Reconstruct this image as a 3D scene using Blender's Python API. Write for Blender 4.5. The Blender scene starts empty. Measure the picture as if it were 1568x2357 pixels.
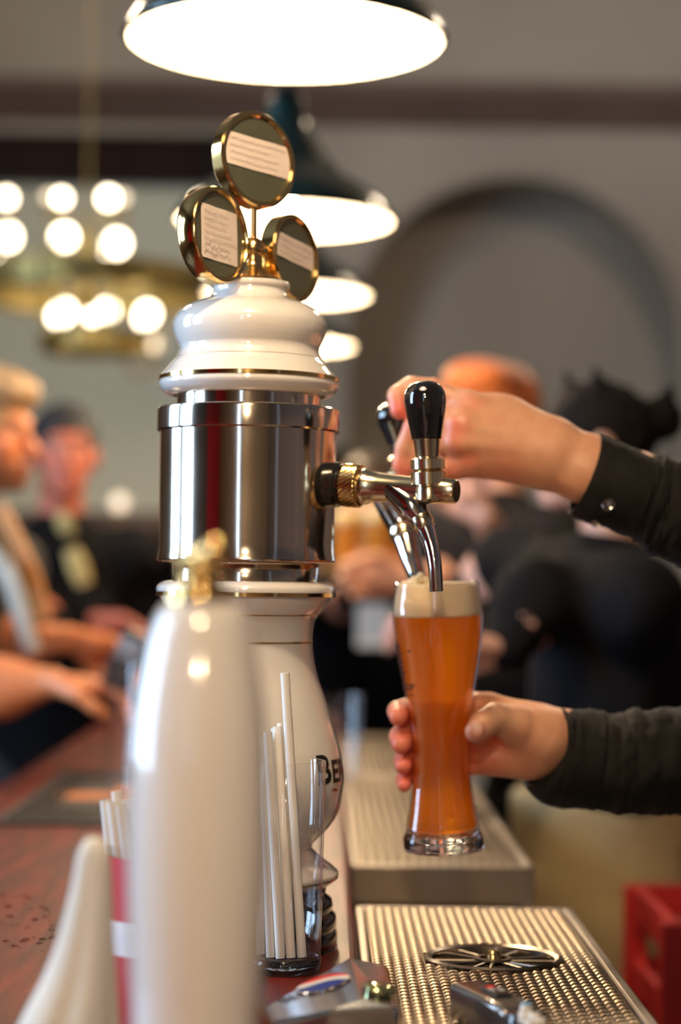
import bpy, math, random
import numpy as np
from mathutils import Vector, Matrix, noise
random.seed(7)
rng = np.random.default_rng(5)
R = math.radians
C = bpy.context.scene.collection
# ------------------------------------------------------------------ camera
FPX = 4600.0
CAMZ = 1.43
alpha = math.atan(34 / FPX); beta = math.atan(161.5 / FPX); theta = R(0.7)
Fv = Vector((math.sin(alpha) * math.cos(beta), math.cos(alpha) * math.cos(beta), math.sin(beta)))
R0 = Vector((math.cos(alpha), -math.sin(alpha), 0)); U0 = R0.cross(Fv)
Rv = math.cos(theta) * R0 + math.sin(theta) * U0
Uv = math.cos(theta) * U0 - math.sin(theta) * R0
CAM = Vector((0, 0, CAMZ))
def P(px, py, d):
    """pixel of the photograph + distance -> point in the room"""
    return CAM + d * (Fv + Rv * ((px - 784) / FPX) - Uv * ((py - 1178.5) / FPX))
cam = bpy.data.cameras.new('camera'); camo = bpy.data.objects.new('camera', cam); C.objects.link(camo)
cam.sensor_fit = 'VERTICAL'; cam.sensor_height = 36; cam.sensor_width = 24
cam.lens = FPX / 2357 * 36
M = Matrix((Rv, Uv, -Fv)).transposed().to_4x4(); M.translation = CAM
camo.matrix_world = M
cam.dof.use_dof = True; cam.dof.focus_distance = 1.625; cam.dof.aperture_fstop = cam.lens / 26.5
cam.clip_start = 0.05
bpy.context.scene.camera = camo
sc = bpy.context.scene
sc.view_settings.view_transform = 'Standard'; sc.view_settings.look = 'None'
sc.view_settings.gamma = 1; sc.view_settings.exposure = 0.0
sc.cycles.use_denoising = True
sc.cycles.max_bounces = 10; sc.cycles.transparent_max_bounces = 24
sc.cycles.sample_clamp_indirect = 6
# ------------------------------------------------------------------ materials
MATS = {}
def mat(name, col=(.5, .5, .5), rough=.5, metal=0, **k):
    if name in MATS: return MATS[name]
    m = bpy.data.materials.new(name); m.use_nodes = True; MATS[name] = m
    nt = m.node_tree; b = nt.nodes['Principled BSDF']
    b.inputs['Base Color'].default_value = (*col, 1); b.inputs['Roughness'].default_value = rough
    b.inputs['Metallic'].default_value = metal
    for key, v in k.items():
        if key in ('noise', 'bump', 'scale', 'col2', 'stretch', 'rnoise', 'attr', 'detail', 'wave'): continue
        b.inputs[key].default_value = v
    tc = nt.nodes.new('ShaderNodeTexCoord'); mp = nt.nodes.new('ShaderNodeMapping')
    nt.links.new(tc.outputs['Object'], mp.inputs[0]); mp.inputs['Scale'].default_value = k.get('stretch', (1, 1, 1))
    if any(x in k for x in ('col2', 'bump', 'rnoise')):
        n = nt.nodes.new('ShaderNodeTexNoise'); n.inputs['Scale'].default_value = k.get('scale', 10)
        n.inputs['Detail'].default_value = k.get('detail', 5)
        nt.links.new(mp.outputs[0], n.inputs['Vector'])
        if 'col2' in k:
            r = nt.nodes.new('ShaderNodeValToRGB'); r.color_ramp.elements[0].position = .35; r.color_ramp.elements[1].position = .65
            r.color_ramp.elements[0].color = (*col, 1); r.color_ramp.elements[1].color = (*k['col2'], 1)
            nt.links.new(n.outputs['Fac'], r.inputs[0]); nt.links.new(r.outputs[0], b.inputs['Base Color'])
        if 'bump' in k:
            bp = nt.nodes.new('ShaderNodeBump'); bp.inputs['Strength'].default_value = k['bump']; bp.inputs['Distance'].default_value = .002
            nt.links.new(n.outputs['Fac'], bp.inputs['Height']); nt.links.new(bp.outputs[0], b.inputs['Normal'])
        if 'rnoise' in k:
            mr = nt.nodes.new('ShaderNodeMapRange'); mr.inputs[3].default_value = rough; mr.inputs[4].default_value = k['rnoise']
            nt.links.new(n.outputs['Fac'], mr.inputs[0]); nt.links.new(mr.outputs[0], b.inputs['Roughness'])
    return m
def emit(name, col, s):
    m = mat(name, col, .5); b = m.node_tree.nodes['Principled BSDF']
    b.inputs['Emission Color'].default_value = (*col, 1); b.inputs['Emission Strength'].default_value = s
    return m
def attr_mat(name, rough, sss=.0, **k):
    """colour comes from the vertex colours (its own colour, with some light and shade painted in), broken up by a fine noise"""
    m = mat(name, (.5, .5, .5), rough, **k); nt = m.node_tree; b = nt.nodes['Principled BSDF']
    a = nt.nodes.new('ShaderNodeAttribute'); a.attribute_name = 'tint'
    n = nt.nodes.new('ShaderNodeTexNoise'); n.inputs['Scale'].default_value = 60; n.inputs['Detail'].default_value = 6
    tc = nt.nodes.new('ShaderNodeTexCoord'); nt.links.new(tc.outputs['Object'], n.inputs['Vector'])
    mx = nt.nodes.new('ShaderNodeMix'); mx.data_type = 'RGBA'; mx.blend_type = 'OVERLAY'; mx.inputs[0].default_value = .25
    nt.links.new(a.outputs['Color'], mx.inputs[6]); nt.links.new(n.outputs['Fac'], mx.inputs[7])
    nt.links.new(mx.outputs[2], b.inputs['Base Color'])
    bp = nt.nodes.new('ShaderNodeBump'); bp.inputs['Strength'].default_value = .12; bp.inputs['Distance'].default_value = .001
    n2 = nt.nodes.new('ShaderNodeTexNoise'); n2.inputs['Scale'].default_value = 220; nt.links.new(tc.outputs['Object'], n2.inputs['Vector'])
    nt.links.new(n2.outputs['Fac'], bp.inputs['Height']); nt.links.new(bp.outputs[0], b.inputs['Normal'])
    if sss:
        b.inputs['Subsurface Weight'].default_value = sss; b.inputs['Subsurface Radius'].default_value = (1, .35, .2)
        b.inputs['Subsurface Scale'].default_value = .008
    return m
def thin_glass(name, tint=(1, 1, 1), rough=.02):
    if name in MATS: return MATS[name]
    m = bpy.data.materials.new(name); m.use_nodes = True; MATS[name] = m; nt = m.node_tree
    nt.nodes.remove(nt.nodes['Principled BSDF']); out = nt.nodes['Material Output']
    t = nt.nodes.new('ShaderNodeBsdfTransparent'); t.inputs[0].default_value = (*tint, 1)
    g = nt.nodes.new('ShaderNodeBsdfGlossy'); g.inputs['Roughness'].default_value = rough; g.inputs[0].default_value = (1, 1, 1, 1)
    lw = nt.nodes.new('ShaderNodeLayerWeight'); lw.inputs[0].default_value = .5
    pw_ = nt.nodes.new('ShaderNodeMath'); pw_.operation = 'POWER'; pw_.inputs[1].default_value = 3.2; nt.links.new(lw.outputs['Facing'], pw_.inputs[0])
    fr = nt.nodes.new('ShaderNodeMath'); fr.operation = 'MULTIPLY_ADD'; fr.inputs[1].default_value = .75; fr.inputs[2].default_value = .035; nt.links.new(pw_.outputs[0], fr.inputs[0])
    mx = nt.nodes.new('ShaderNodeMixShader')
    nt.links.new(fr.outputs[0], mx.inputs[0]); nt.links.new(t.outputs[0], mx.inputs[1]); nt.links.new(g.outputs[0], mx.inputs[2])
    nt.links.new(mx.outputs[0], out.inputs[0]); return m

# ------------------------------------------------------------------ object helpers
def wloc(o):
    v = Vector((0, 0, 0))
    while o is not None: v += o.location; o = o.parent
    return v
def tag(o, label=None, cat=None, group=None, kind=None):
    if label: o['label'] = label
    if cat: o['category'] = cat
    if group: o['group'] = group
    if kind: o['kind'] = kind
    return o
def empty(name, loc, label, cat, group=None):
    o = bpy.data.objects.new(name, None); C.objects.link(o); o.location = loc; o.empty_display_size = .05
    return tag(o, label, cat, group)
def mk(name, V, F, m, parent=None, loc=None, smooth=True, sharp=40, label=None, tint=None, mi=None):
    """mesh object from world-space vertices; loc is where its origin stands when it is top-level"""
    base = wloc(parent) if parent else (Vector(loc) if loc is not None else Vector((0, 0, 0)))
    V = [Vector(v) - base for v in V]
    me = bpy.data.meshes.new(name); me.from_pydata([tuple(v) for v in V], [], F); me.validate()
    ms = m if isinstance(m, (list, tuple)) else [m]
    for x in ms: me.materials.append(x)
    if mi is not None and len(mi) == len(me.polygons): me.polygons.foreach_set('material_index', mi)
    if smooth:
        me.shade_smooth()
        if sharp: me.set_sharp_from_angle(angle=R(sharp))
    if tint is not None:
        ca = me.color_attributes.new('tint', 'FLOAT_COLOR', 'POINT')
        t = np.ones((len(V), 4), np.float32); t[:, :3] = tint; ca.data.foreach_set('color', t.ravel())
    o = bpy.data.objects.new(name, me); C.objects.link(o)
    if parent: o.parent = parent
    elif loc is not None: o.location = loc
    if label: o['label'] = label
    return o
class MB:
    """collects shapes of ONE part"""
    def __init__(s): s.V = []; s.F = []; s.mi = []; s.cur = 0
    def add(s, V, F):
        n = len(s.V); s.V += [Vector(v) for v in V]; s.F += [tuple(i + n for i in f) for f in F]; s.mi += [s.cur] * len(F); return s
    def box(s, c, sz, rot=None):
        c = Vector(c); V = []
        for x in (-.5, .5):
            for y in (-.5, .5):
                for z in (-.5, .5):
                    v = Vector((x * sz[0], y * sz[1], z * sz[2]))
                    V.append(c + (rot @ v if rot else v))
        return s.add(V, [(0, 1, 3, 2), (4, 6, 7, 5), (0, 4, 5, 1), (2, 3, 7, 6), (0, 2, 6, 4), (1, 5, 7, 3)])
    def b2(s, a, b):
        a = Vector(a); b = Vector(b); return s.box((a + b) / 2, b - a)
    def lathe(s, prof, c, n=64, axis=None, xaxis=None, closed=False):
        c = Vector(c); z = Vector(axis).normalized() if axis is not None else Vector((0, 0, 1))
        x = Vector(xaxis).normalized() if xaxis is not None else (Vector((1, 0, 0)) if abs(z.x) < .9 else Vector((0, 1, 0)))
        x = (x - z * x.dot(z)).normalized(); y = z.cross(x); V = []; F = []
        for r, h in prof:
            for i in range(n):
                a = 2 * math.pi * i / n; V.append(c + z * h + (x * math.cos(a) + y * math.sin(a)) * max(r, 1e-5))
        m = len(prof)
        for j in range(m if closed else m - 1):
            for i in range(n):
                a = j * n + i; b = j * n + (i + 1) % n; k = ((j + 1) % m) * n
                F.append((a, b, k + (i + 1) % n, k + i))
        if not closed:
            if prof[0][0] > 1e-4: F.append(tuple(range(n - 1, -1, -1)))
            if prof[-1][0] > 1e-4: F.append(tuple((m - 1) * n + i for i in range(n)))
        return s.add(V, F)
    def tube(s, pts, rad, n=16, caps=True, flat=None):
        pts = [Vector(p) for p in pts]
        rad = [rad] * len(pts) if isinstance(rad, (int, float)) else rad
        V = []; F = []; t0 = (pts[1] - pts[0]).normalized()
        x = Vector((0, 0, 1)) if abs(t0.z) < .9 else Vector((1, 0, 0)); x = (x - t0 * x.dot(t0)).normalized()
        for i, p in enumerate(pts):
            t = (pts[min(i + 1, len(pts) - 1)] - pts[max(i - 1, 0)]).normalized()
            x = (x - t * x.dot(t)).normalized(); y = t.cross(x)
            for k in range(n):
                a = 2 * math.pi * k / n
                fx, fy = (1, 1) if flat is None else flat
                V.append(p + (x * math.cos(a) * fx + y * math.sin(a) * fy) * rad[i])
        for j in range(len(pts) - 1):
            for k in range(n): F.append((j * n + k, j * n + (k + 1) % n, (j + 1) * n + (k + 1) % n, (j + 1) * n + k))
        if caps: F.append(tuple(range(n - 1, -1, -1))); F.append(tuple((len(pts) - 1) * n + k for k in range(n)))
        return s.add(V, F)
    def ball(s, c, r, n=24, sz=(1, 1, 1)):
        c = Vector(c); prof = [(math.sin(math.pi * i / 12) * r, -math.cos(math.pi * i / 12) * r) for i in range(13)]
        k = len(s.V); s.lathe(prof, (0, 0, 0), n)
        for i in range(k, len(s.V)): v = s.V[i]; s.V[i] = c + Vector((v.x * sz[0], v.y * sz[1], v.z * sz[2]))
        return s
    def build(s, name, m, parent=None, **k):
        if isinstance(m, (list, tuple)): k['mi'] = s.mi
        return mk(name, s.V, s.F, m, parent, **k)
def bevel(o, w=.002, seg=2):
    b = o.modifiers.new('edge', 'BEVEL'); b.width = w; b.segments = seg; b.limit_method = 'ANGLE'; b.angle_limit = R(40); return o
def spline(pts, n=8):
    """Catmull-Rom through the points (any length of tuple)"""
    P_ = [np.array(p, float) for p in pts]; P_ = [2 * P_[0] - P_[1]] + P_ + [2 * P_[-1] - P_[-2]]; out = []
    for i in range(1, len(P_) - 2):
        for k in range(n):
            t = k / n; a, b, c, d = P_[i - 1:i + 3]
            out.append(.5 * ((2 * b) + (-a + c) * t + (2 * a - 5 * b + 4 * c - d) * t * t + (-a + 3 * b - 3 * c + d) * t ** 3))
    out.append(P_[-2]); return out
def text_mesh(s, size, res=3, depth=0.0, off=.012):
    cu = bpy.data.curves.new('t', 'FONT'); cu.body = s; cu.size = size; cu.resolution_u = res; cu.extrude = depth; cu.offset = size * off
    o = bpy.data.objects.new('t', cu); C.objects.link(o)
    dg = bpy.context.evaluated_depsgraph_get(); dg.update()
    me = bpy.data.meshes.new_from_object(o.evaluated_get(dg))
    V = [v.co.copy() for v in me.vertices]; F = [tuple(p.vertices) for p in me.polygons]
    bpy.data.objects.remove(o); bpy.data.meshes.remove(me); bpy.data.curves.remove(cu)
    return V, F
def copy_tree(o, parent=None):
    c = o.copy(); C.objects.link(c)
    if parent: c.parent = parent
    for ch in list(o.children): copy_tree(ch, c)
    return c
# ------------------------------------------------------------------ organic surfaces: distance field -> surface net
def cap(a, b, ra, rb=None): return ('c', Vector(a), Vector(b), ra, ra if rb is None else rb)
def ell(c, r, rot=None): return ('e', Vector(c), Vector(r), rot)
def _sm(a, b, k):
    if k <= 0: return np.minimum(a, b)
    h = np.maximum(k - np.abs(a - b), 0) / k
    return np.minimum(a, b) - h * h * k * .25
def _ev(p, X, Y, Z):
    if p[0] == 'c':
        a, b, ra, rb = p[1:]; d = b - a; L = max(d.length_squared, 1e-12)
        t = np.clip(((X - a.x) * d.x + (Y - a.y) * d.y + (Z - a.z) * d.z) / L, 0, 1)
        return np.sqrt((X - a.x - t * d.x) ** 2 + (Y - a.y - t * d.y) ** 2 + (Z - a.z - t * d.z) ** 2) - (ra + (rb - ra) * t)
    c, r, rot = p[1:]; x, y, z = X - c.x, Y - c.y, Z - c.z
    if rot is not None:
        m = rot.transposed(); x, y, z = m[0][0] * x + m[0][1] * y + m[0][2] * z, m[1][0] * x + m[1][1] * y + m[1][2] * z, m[2][0] * x + m[2][1] * y + m[2][2] * z
    k0 = np.sqrt((x / r.x) ** 2 + (y / r.y) ** 2 + (z / r.z) ** 2); k1 = np.sqrt((x / r.x ** 2) ** 2 + (y / r.y ** 2) ** 2 + (z / r.z ** 2) ** 2)
    return k0 * (k0 - 1) / np.maximum(k1, 1e-6)
def _bb(p):
    if p[0] == 'c': r = max(p[3], p[4]); v = Vector((r, r, r)); lo = Vector(map(min, p[1], p[2])) - v; hi = Vector(map(max, p[1], p[2])) + v
    else: r = max(p[2]); v = Vector((r, r, r)); lo = p[1] - v; hi = p[1] + v
    return lo, hi
def sdf(groups, h, sub=(), kg=.006, ksub=.006, clipbox=None):
    prims = [p for g in groups for p in g[1]]
    lo = Vector([min(_bb(p)[0][i] for p in prims) for i in range(3)]) - Vector((3 * h,) * 3)
    hi = Vector([max(_bb(p)[1][i] for p in prims) for i in range(3)]) + Vector((3 * h,) * 3)
    n = [int((hi[i] - lo[i]) / h) + 2 for i in range(3)]
    ax = [np.float32(lo[i]) + np.arange(n[i], dtype=np.float32) * np.float32(h) for i in range(3)]
    T = np.full(n, .1, np.float32)
    for k, ps in groups:
        G = np.full(n, .1, np.float32)
        for p in ps:
            a, b = _bb(p); mg = max(k, kg) * 1.5 + 4 * h; sl = []
            for i in range(3):
                i0 = max(0, int((a[i] - mg - lo[i]) / h)); i1 = min(n[i], int((b[i] + mg - lo[i]) / h) + 2); sl.append(slice(i0, i1))
            X = ax[0][sl[0]][:, None, None]; Y = ax[1][sl[1]][None, :, None]; Z = ax[2][sl[2]][None, None, :]
            G[tuple(sl)] = _sm(G[tuple(sl)], _ev(p, X, Y, Z).astype(np.float32), k)
        T = _sm(T, G, kg)
    X = ax[0][:, None, None]; Y = ax[1][None, :, None]; Z = ax[2][None, None, :]
    for p in sub:
        if p[0] == 'p': D = (X - p[1].x) * p[2].x + (Y - p[1].y) * p[2].y + (Z - p[1].z) * p[2].z; D = -D   # keeps the side the normal points away from
        else: D = _ev(p, X, Y, Z)
        T = -_sm(-T, D, ksub)
    S = T < 0
    c = [slice(0, -1), slice(1, None)]
    cnt = np.zeros([m - 1 for m in n], np.float32); acc = [np.zeros([m - 1 for m in n], np.float32) for _ in range(3)]
    for axis in range(3):
        o1, o2 = [i for i in range(3) if i != axis]
        s0 = [slice(None)] * 3; s1 = [slice(None)] * 3; s0[axis] = c[0]; s1[axis] = c[1]
        f0 = T[tuple(s0)]; f1 = T[tuple(s1)]; cr = (f0 < 0) != (f1 < 0)
        with np.errstate(all='ignore'): t = np.where(cr, f0 / (f0 - f1), 0)
        for i in (0, 1):
            for j in (0, 1):
                ss = [slice(None)] * 3; ss[o1] = c[i]; ss[o2] = c[j]; ss = tuple(ss)
                q = cr[ss]; cnt += q; acc[axis] += np.where(q, t[ss], 0); acc[o1] += q * i; acc[o2] += q * j
    act = cnt > 0; idx = np.full(act.shape, -1, np.int64); I = np.argwhere(act); idx[act] = np.arange(len(I))
    cc = cnt[act]; V = np.stack([lo[i] + h * (I[:, i] + acc[i][act] / cc) for i in range(3)], 1)
    F = []
    for axis in range(3):
        o1, o2 = [(1, 2), (2, 0), (0, 1)][axis]
        s0 = [slice(1, -1)] * 3; s1 = [slice(1, -1)] * 3; s0[axis] = slice(0, -1); s1[axis] = slice(1, None)
        a = S[tuple(s0)]; b = S[tuple(s1)]
        for flip, cr in ((0, a & ~b), (1, ~a & b)):
            E = np.argwhere(cr); E[:, o1] += 1; E[:, o2] += 1
            q = []
            for d1, d2 in ((0, 0), (-1, 0), (-1, -1), (0, -1)):
                e = E.copy(); e[:, o1] += d1; e[:, o2] += d2; q.append(idx[e[:, 0], e[:, 1], e[:, 2]])
            q = np.stack(q, 1); F.append(q[:, ::-1] if flip else q)
    F = np.concatenate(F); F = F[(F >= 0).all(1)]
    # two rounds of gentle smoothing
    for _ in range(2):
        s = np.zeros_like(V); k = np.zeros(len(V))
        for i in range(4):
            a = F[:, i]; b = F[:, (i + 1) % 4]; np.add.at(s, a, V[b]); np.add.at(k, a, 1); np.add.at(s, b, V[a]); np.add.at(k, b, 1)
        V = V * .5 + .5 * s / np.maximum(k, 1)[:, None]
    return V, F
def merge(parts):
    V = []; F = []; T = []; n = 0
    for v, f, t in parts: V.append(v); F.append(f + n); T.append(t); n += len(v)
    return np.concatenate(V), np.concatenate(F), np.concatenate(T)
def paint(V, base, spots):
    T = np.tile(np.array(base, float), (len(V), 1))
    for c, r, col, w in spots:
        d = np.linalg.norm(V - np.array(c), axis=1); f = w * np.clip(1.25 - d / r, 0, 1)[:, None]; f = np.clip(f, 0, 1)
        T = T * (1 - f) + np.array(col) * f
    return T
def hand(w, d, nrm, side, curl=.5, s=1.0, spread=.12, thumb=.5):
    """generic hand: w wrist, d direction of the fingers, nrm palm normal, side +1/-1 where the thumb goes; five separate fingers"""
    w = Vector(w); d = Vector(d).normalized(); nrm = Vector(nrm); nrm = (nrm - d * nrm.dot(d)).normalized(); u = d.cross(nrm) * side
    g = []; palm = []
    for i, (o, L, r) in enumerate(((.03, .078, .0088), (.010, .086, .0092), (-.011, .080, .0086), (-.030, .064, .0076))):
        m = w + d * (.088 - .004 * abs(i - 1)) * s + u * o * s
        palm.append(cap(w + u * o * .5 * s, m, .014 * s, .0115 * s))
        p = m; a = curl * .55; ch = []
        for q, fr in enumerate((.45, .31, .24)):
            dd = (d * math.cos(a) + nrm * math.sin(a) + u * spread * (1.5 - i) * .3 * (1 - q * .3)).normalized()
            e = p + dd * L * fr * s; ch.append(cap(p, e, (r - q * .0008) * s, (r - (q + 1) * .0008) * s)); p = e; a += curl * (1.0 if q == 0 else .8)
        g.append((.002, ch))
    palm.append(ell(w + d * .05 * s, (.032 * s, .032 * s, .018 * s)))
    t0 = w + d * .02 * s + u * .022 * s + nrm * .008 * s; t1 = t0 + (d * .7 + u * .55 + nrm * .3).normalized() * .042 * s
    t2 = t1 + (d * .85 + u * (.5 - thumb) + nrm * .5 * thumb * 2).normalized() * .034 * s; t3 = t2 + (d * .8 - u * thumb * .6 + nrm * .3).normalized() * .026 * s
    palm.append(cap(t0, t1, .016 * s, .0115 * s)); g.append((.003, [cap(t1, t2, .0112 * s, .0098 * s), cap(t2, t3, .0098 * s, .0085 * s)]))
    return [(.012, palm)] + g
# ================================================================== the room
X0, X1, Y0, Y1, ZC = -3.4, 2.4, -3.0, 8.0, 4.3
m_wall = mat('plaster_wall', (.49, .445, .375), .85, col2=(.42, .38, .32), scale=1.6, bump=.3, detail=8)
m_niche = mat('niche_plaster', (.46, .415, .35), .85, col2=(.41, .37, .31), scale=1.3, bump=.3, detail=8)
m_ceil = mat('ceiling_paint', (.22, .20, .17), .9)
m_floor = mat('floor_tile', (.03, .02, .016), .4, col2=(.05, .035, .028), scale=3)
m_dark = mat('dark_wood', (.016, .008, .007), .6, IOR=1.22, col2=(.026, .011, .009), scale=6, stretch=(1, 1, .15))
m_cornice = mat('cornice_stone', (.20, .135, .108), .7, col2=(.16, .108, .085), scale=3)
m_cream = mat('cream_paint', (.16, .12, .085), .8)
m_panel = mat('sage_panel', (.74, .77, .62), .55, col2=(.66, .69, .57), scale=.8)
def struct(name, mb, m, **k): o = mb.build(name, m, None, **k); o['kind'] = 'structure'; return o
struct('floor', MB().b2((X0, Y0, -.1), (X1, Y1 + .6, 0)), m_floor, smooth=False)
struct('ceiling', MB().b2((X0, Y0, ZC), (X1, Y1 + .6, ZC + .1)), m_ceil, smooth=False)
def wall_holes(name, axis, pos, lo, hi, holes, m, th=.12, out=1):
    """wall along an axis with rectangular window openings (a0,a1,z0,z1)"""
    mb = MB(); cuts = sorted({lo, hi, *[h[0] for h in holes], *[h[1] for h in holes]})
    def bx(a, b, z0, z1):
        if axis == 'y': mb.b2((min(pos, pos + out * th), a, z0), (max(pos, pos + out * th), b, z1))
        else: mb.b2((a, min(pos, pos + out * th), z0), (b, max(pos, pos + out * th), z1))
    for a, b in zip(cuts, cuts[1:]):
        h = [q for q in holes if q[0] <= a + 1e-6 and q[1] >= b - 1e-6]
        if not h: bx(a, b, 0, ZC)
        else: bx(a, b, 0, h[0][2]); bx(a, b, h[0][3], ZC)
    return struct(name, mb, m, smooth=False)
WL = [(.75, 1.75, 1.1, 3.5), (2.15, 3.15, 1.1, 3.5)]
WR = [(-1.33, -1.18, .9, 3.2)]  # narrow slit added for a blue streak mirrored in the chrome drum
WB = [(-1.0, -.75, 1.2, 3.3)]
wall_holes('wall_left', 'y', X0, Y0, Y1, WL, m_cream, out=-1)
wall_holes('wall_right', 'y', X1, Y0, Y1, WR, m_cornice, out=1)
wall_holes('wall_front', 'x', Y0, X0, X1, WB, mat('ochre_paint', (.42, .26, .14), .7), out=-1)
m_frame = mat('window_paint', (.6, .58, .52), .4)
wn = 0
def window_frame(axis, pos, a0, a1, z0, z1):
    global wn; wn += 1; mb = MB(); t = .05; ma = (a0 + a1) / 2
    bars = [(a0, a0 + t, z0, z1), (a1 - t, a1, z0, z1), (a0, a1, z0, z0 + t), (a0, a1, z1 - t, z1), (a0, a1, z0 + (z1 - z0) * .62, z0 + (z1 - z0) * .62 + .04)]
    if a1 - a0 > .4: bars.append((ma - .02, ma + .02, z0, z1))
    for b in bars:
        if axis == 'y': mb.b2((pos - .03, b[0], b[2]), (pos + .03, b[1], b[3]))
        else: mb.b2((b[0], pos - .03, b[2]), (b[1], pos + .03, b[3]))
    struct('window_%d' % wn, mb, m_frame, smooth=False)
def daylight(loc, rot, sx, sy, p, col):
    l = bpy.data.lights.new('daylight', 'AREA'); l.shape = 'RECTANGLE'; l.size = sx; l.size_y = sy; l.energy = p; l.color = col
    o = bpy.data.objects.new('daylight', l); C.objects.link(o); o.location = loc; o.rotation_euler = rot
    return o
DAY = (.50, .72, 1.0)
for a in WL:
    window_frame('y', X0 - .06, *a); daylight((X0 - .2, (a[0] + a[1]) / 2, (a[2] + a[3]) / 2), (0, R(-90), 0), a[3] - a[2], a[1] - a[0], 130, DAY)
for a in WR:
    window_frame('y', X1 + .06, *a); daylight((X1 + .2, (a[0] + a[1]) / 2, (a[2] + a[3]) / 2), (0, R(90), 0), a[3] - a[2], a[1] - a[0], 14, (.25, .45, 1))
for a in WB:
    window_frame('x', Y0 - .06, *a); daylight(((a[0] + a[1]) / 2, Y0 - .2, (a[2] + a[3]) / 2), (R(90), 0, 0), a[1] - a[0], a[3] - a[2], 12, DAY)
w = bpy.data.worlds.new('sky'); sc.world = w; w.use_nodes = True
w.node_tree.nodes['Background'].inputs[0].default_value = (.6, .78, 1, 1); w.node_tree.nodes['Background'].inputs[1].default_value = 2.0
# far wall with the arched niche
AX, AZ, AR, ND = .757, 2.395, .687, .4
mb = MB(); V = []; F = []
def q(*p): mb.add(p, [(0, 1, 2, 3)])
q((X0, Y1, 0), (AX - AR, Y1, 0), (AX - AR, Y1, ZC), (X0, Y1, ZC)); q((AX + AR, Y1, 0), (X1, Y1, 0), (X1, Y1, ZC), (AX + AR, Y1, ZC))
N = 48; nb = MB()
arc = [(AX - AR * math.cos(math.pi * i / N), AZ + AR * math.sin(math.pi * i / N)) for i in range(N + 1)]
for (xa, za), (xb, zb) in zip(arc, arc[1:]):
    q((xa, Y1, za), (xb, Y1, zb), (xb, Y1, ZC), (xa, Y1, ZC))
    nb.add([(xa, Y1, za), (xb, Y1, zb), (xb, Y1 + ND, zb), (xa, Y1 + ND, za)], [(0, 3, 2, 1)])
    nb.add([(xa, Y1 + ND, 0), (xb, Y1 + ND, 0), (xb, Y1 + ND, zb), (xa, Y1 + ND, za)], [(0, 1, 2, 3)])
for x in (AX - AR, AX + AR): nb.add([(x, Y1, 0), (x, Y1 + ND, 0), (x, Y1 + ND, AZ), (x, Y1, AZ)], [(0, 1, 2, 3)])
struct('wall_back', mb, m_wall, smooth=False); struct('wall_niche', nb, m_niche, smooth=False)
# archivolt: thin rounded moulding added for the shaded rim of the niche
mb = MB(); mb.tube([(AX - AR, Y1 - .005, .0), (AX - AR, Y1 - .005, AZ * .5)] + [(x, Y1 - .005, z) for x, z in arc] + [(AX + AR, Y1 - .005, AZ * .5), (AX + AR, Y1 - .005, 0)], .022, 10)
struct('trim_1', mb, m_niche)
# cornice
prof = [(0, 0), (.05, .01), (.07, .04), (.09, .05), (.13, .10), (.15, .11), (.15, .155), (0, .17)]
zc = 3.265; V = []; F = []
for x in (X0, X1): V += [(x, Y1 - a, zc + b) for a, b in prof]
n = len(prof); F = [(i, i + 1, n + i + 1, n + i) for i in range(n - 1)]
struct('trim_2', MB().add(V, F), m_cornice, sharp=30)
# framed panel on the far wall, pale colour standing in for mirror reflections
px0, px1, pz0, pz1 = -2.3, -.30, 1.70, 3.01
struct('wall_panel', MB().b2((px0, Y1 - .02, pz0), (px1, Y1 - .005, pz1)), m_panel, smooth=False)
mb = MB(); mb.b2((px0 - .2, Y1 - .09, pz1), (px1 + .02, Y1, pz1 + .17)); mb.b2((px1 - .10, Y1 - .07, pz0), (px1 + .02, Y1, pz1)); mb.b2((px0 - .1, Y1 - .07, pz0), (px0, Y1, pz1))
mb.b2((px0 - .2, Y1 - .12, pz1 + .17), (px1 + .05, Y1, pz1 + .19))
struct('trim_3', mb, m_dark, smooth=False)
struct('trim_4', MB().b2((px0 - .3, Y1 - .1, pz0 - .07), (px1 + .05, Y1, pz0)), m_cornice, smooth=False)
mb = MB(); mb.b2((X0, Y1 - .06, 0), (px1, Y1 - .001, pz0 - .07)); mb.b2((px1, Y1 - .06, 0), (AX - AR + .001, Y1 - .001, 1.97))
for i in range(14): mb.b2((X0 + .1 + i * .24, Y1 - .075, .3), (X0 + .27 + i * .24, Y1 - .06, 1.5))
struct('wall_wainscot', mb, m_dark, smooth=False)
struct('baseboard_back', MB().b2((X0, Y1 - .09, 0), (AX - AR, Y1 - .06, .15)), m_dark, smooth=False)

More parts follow.
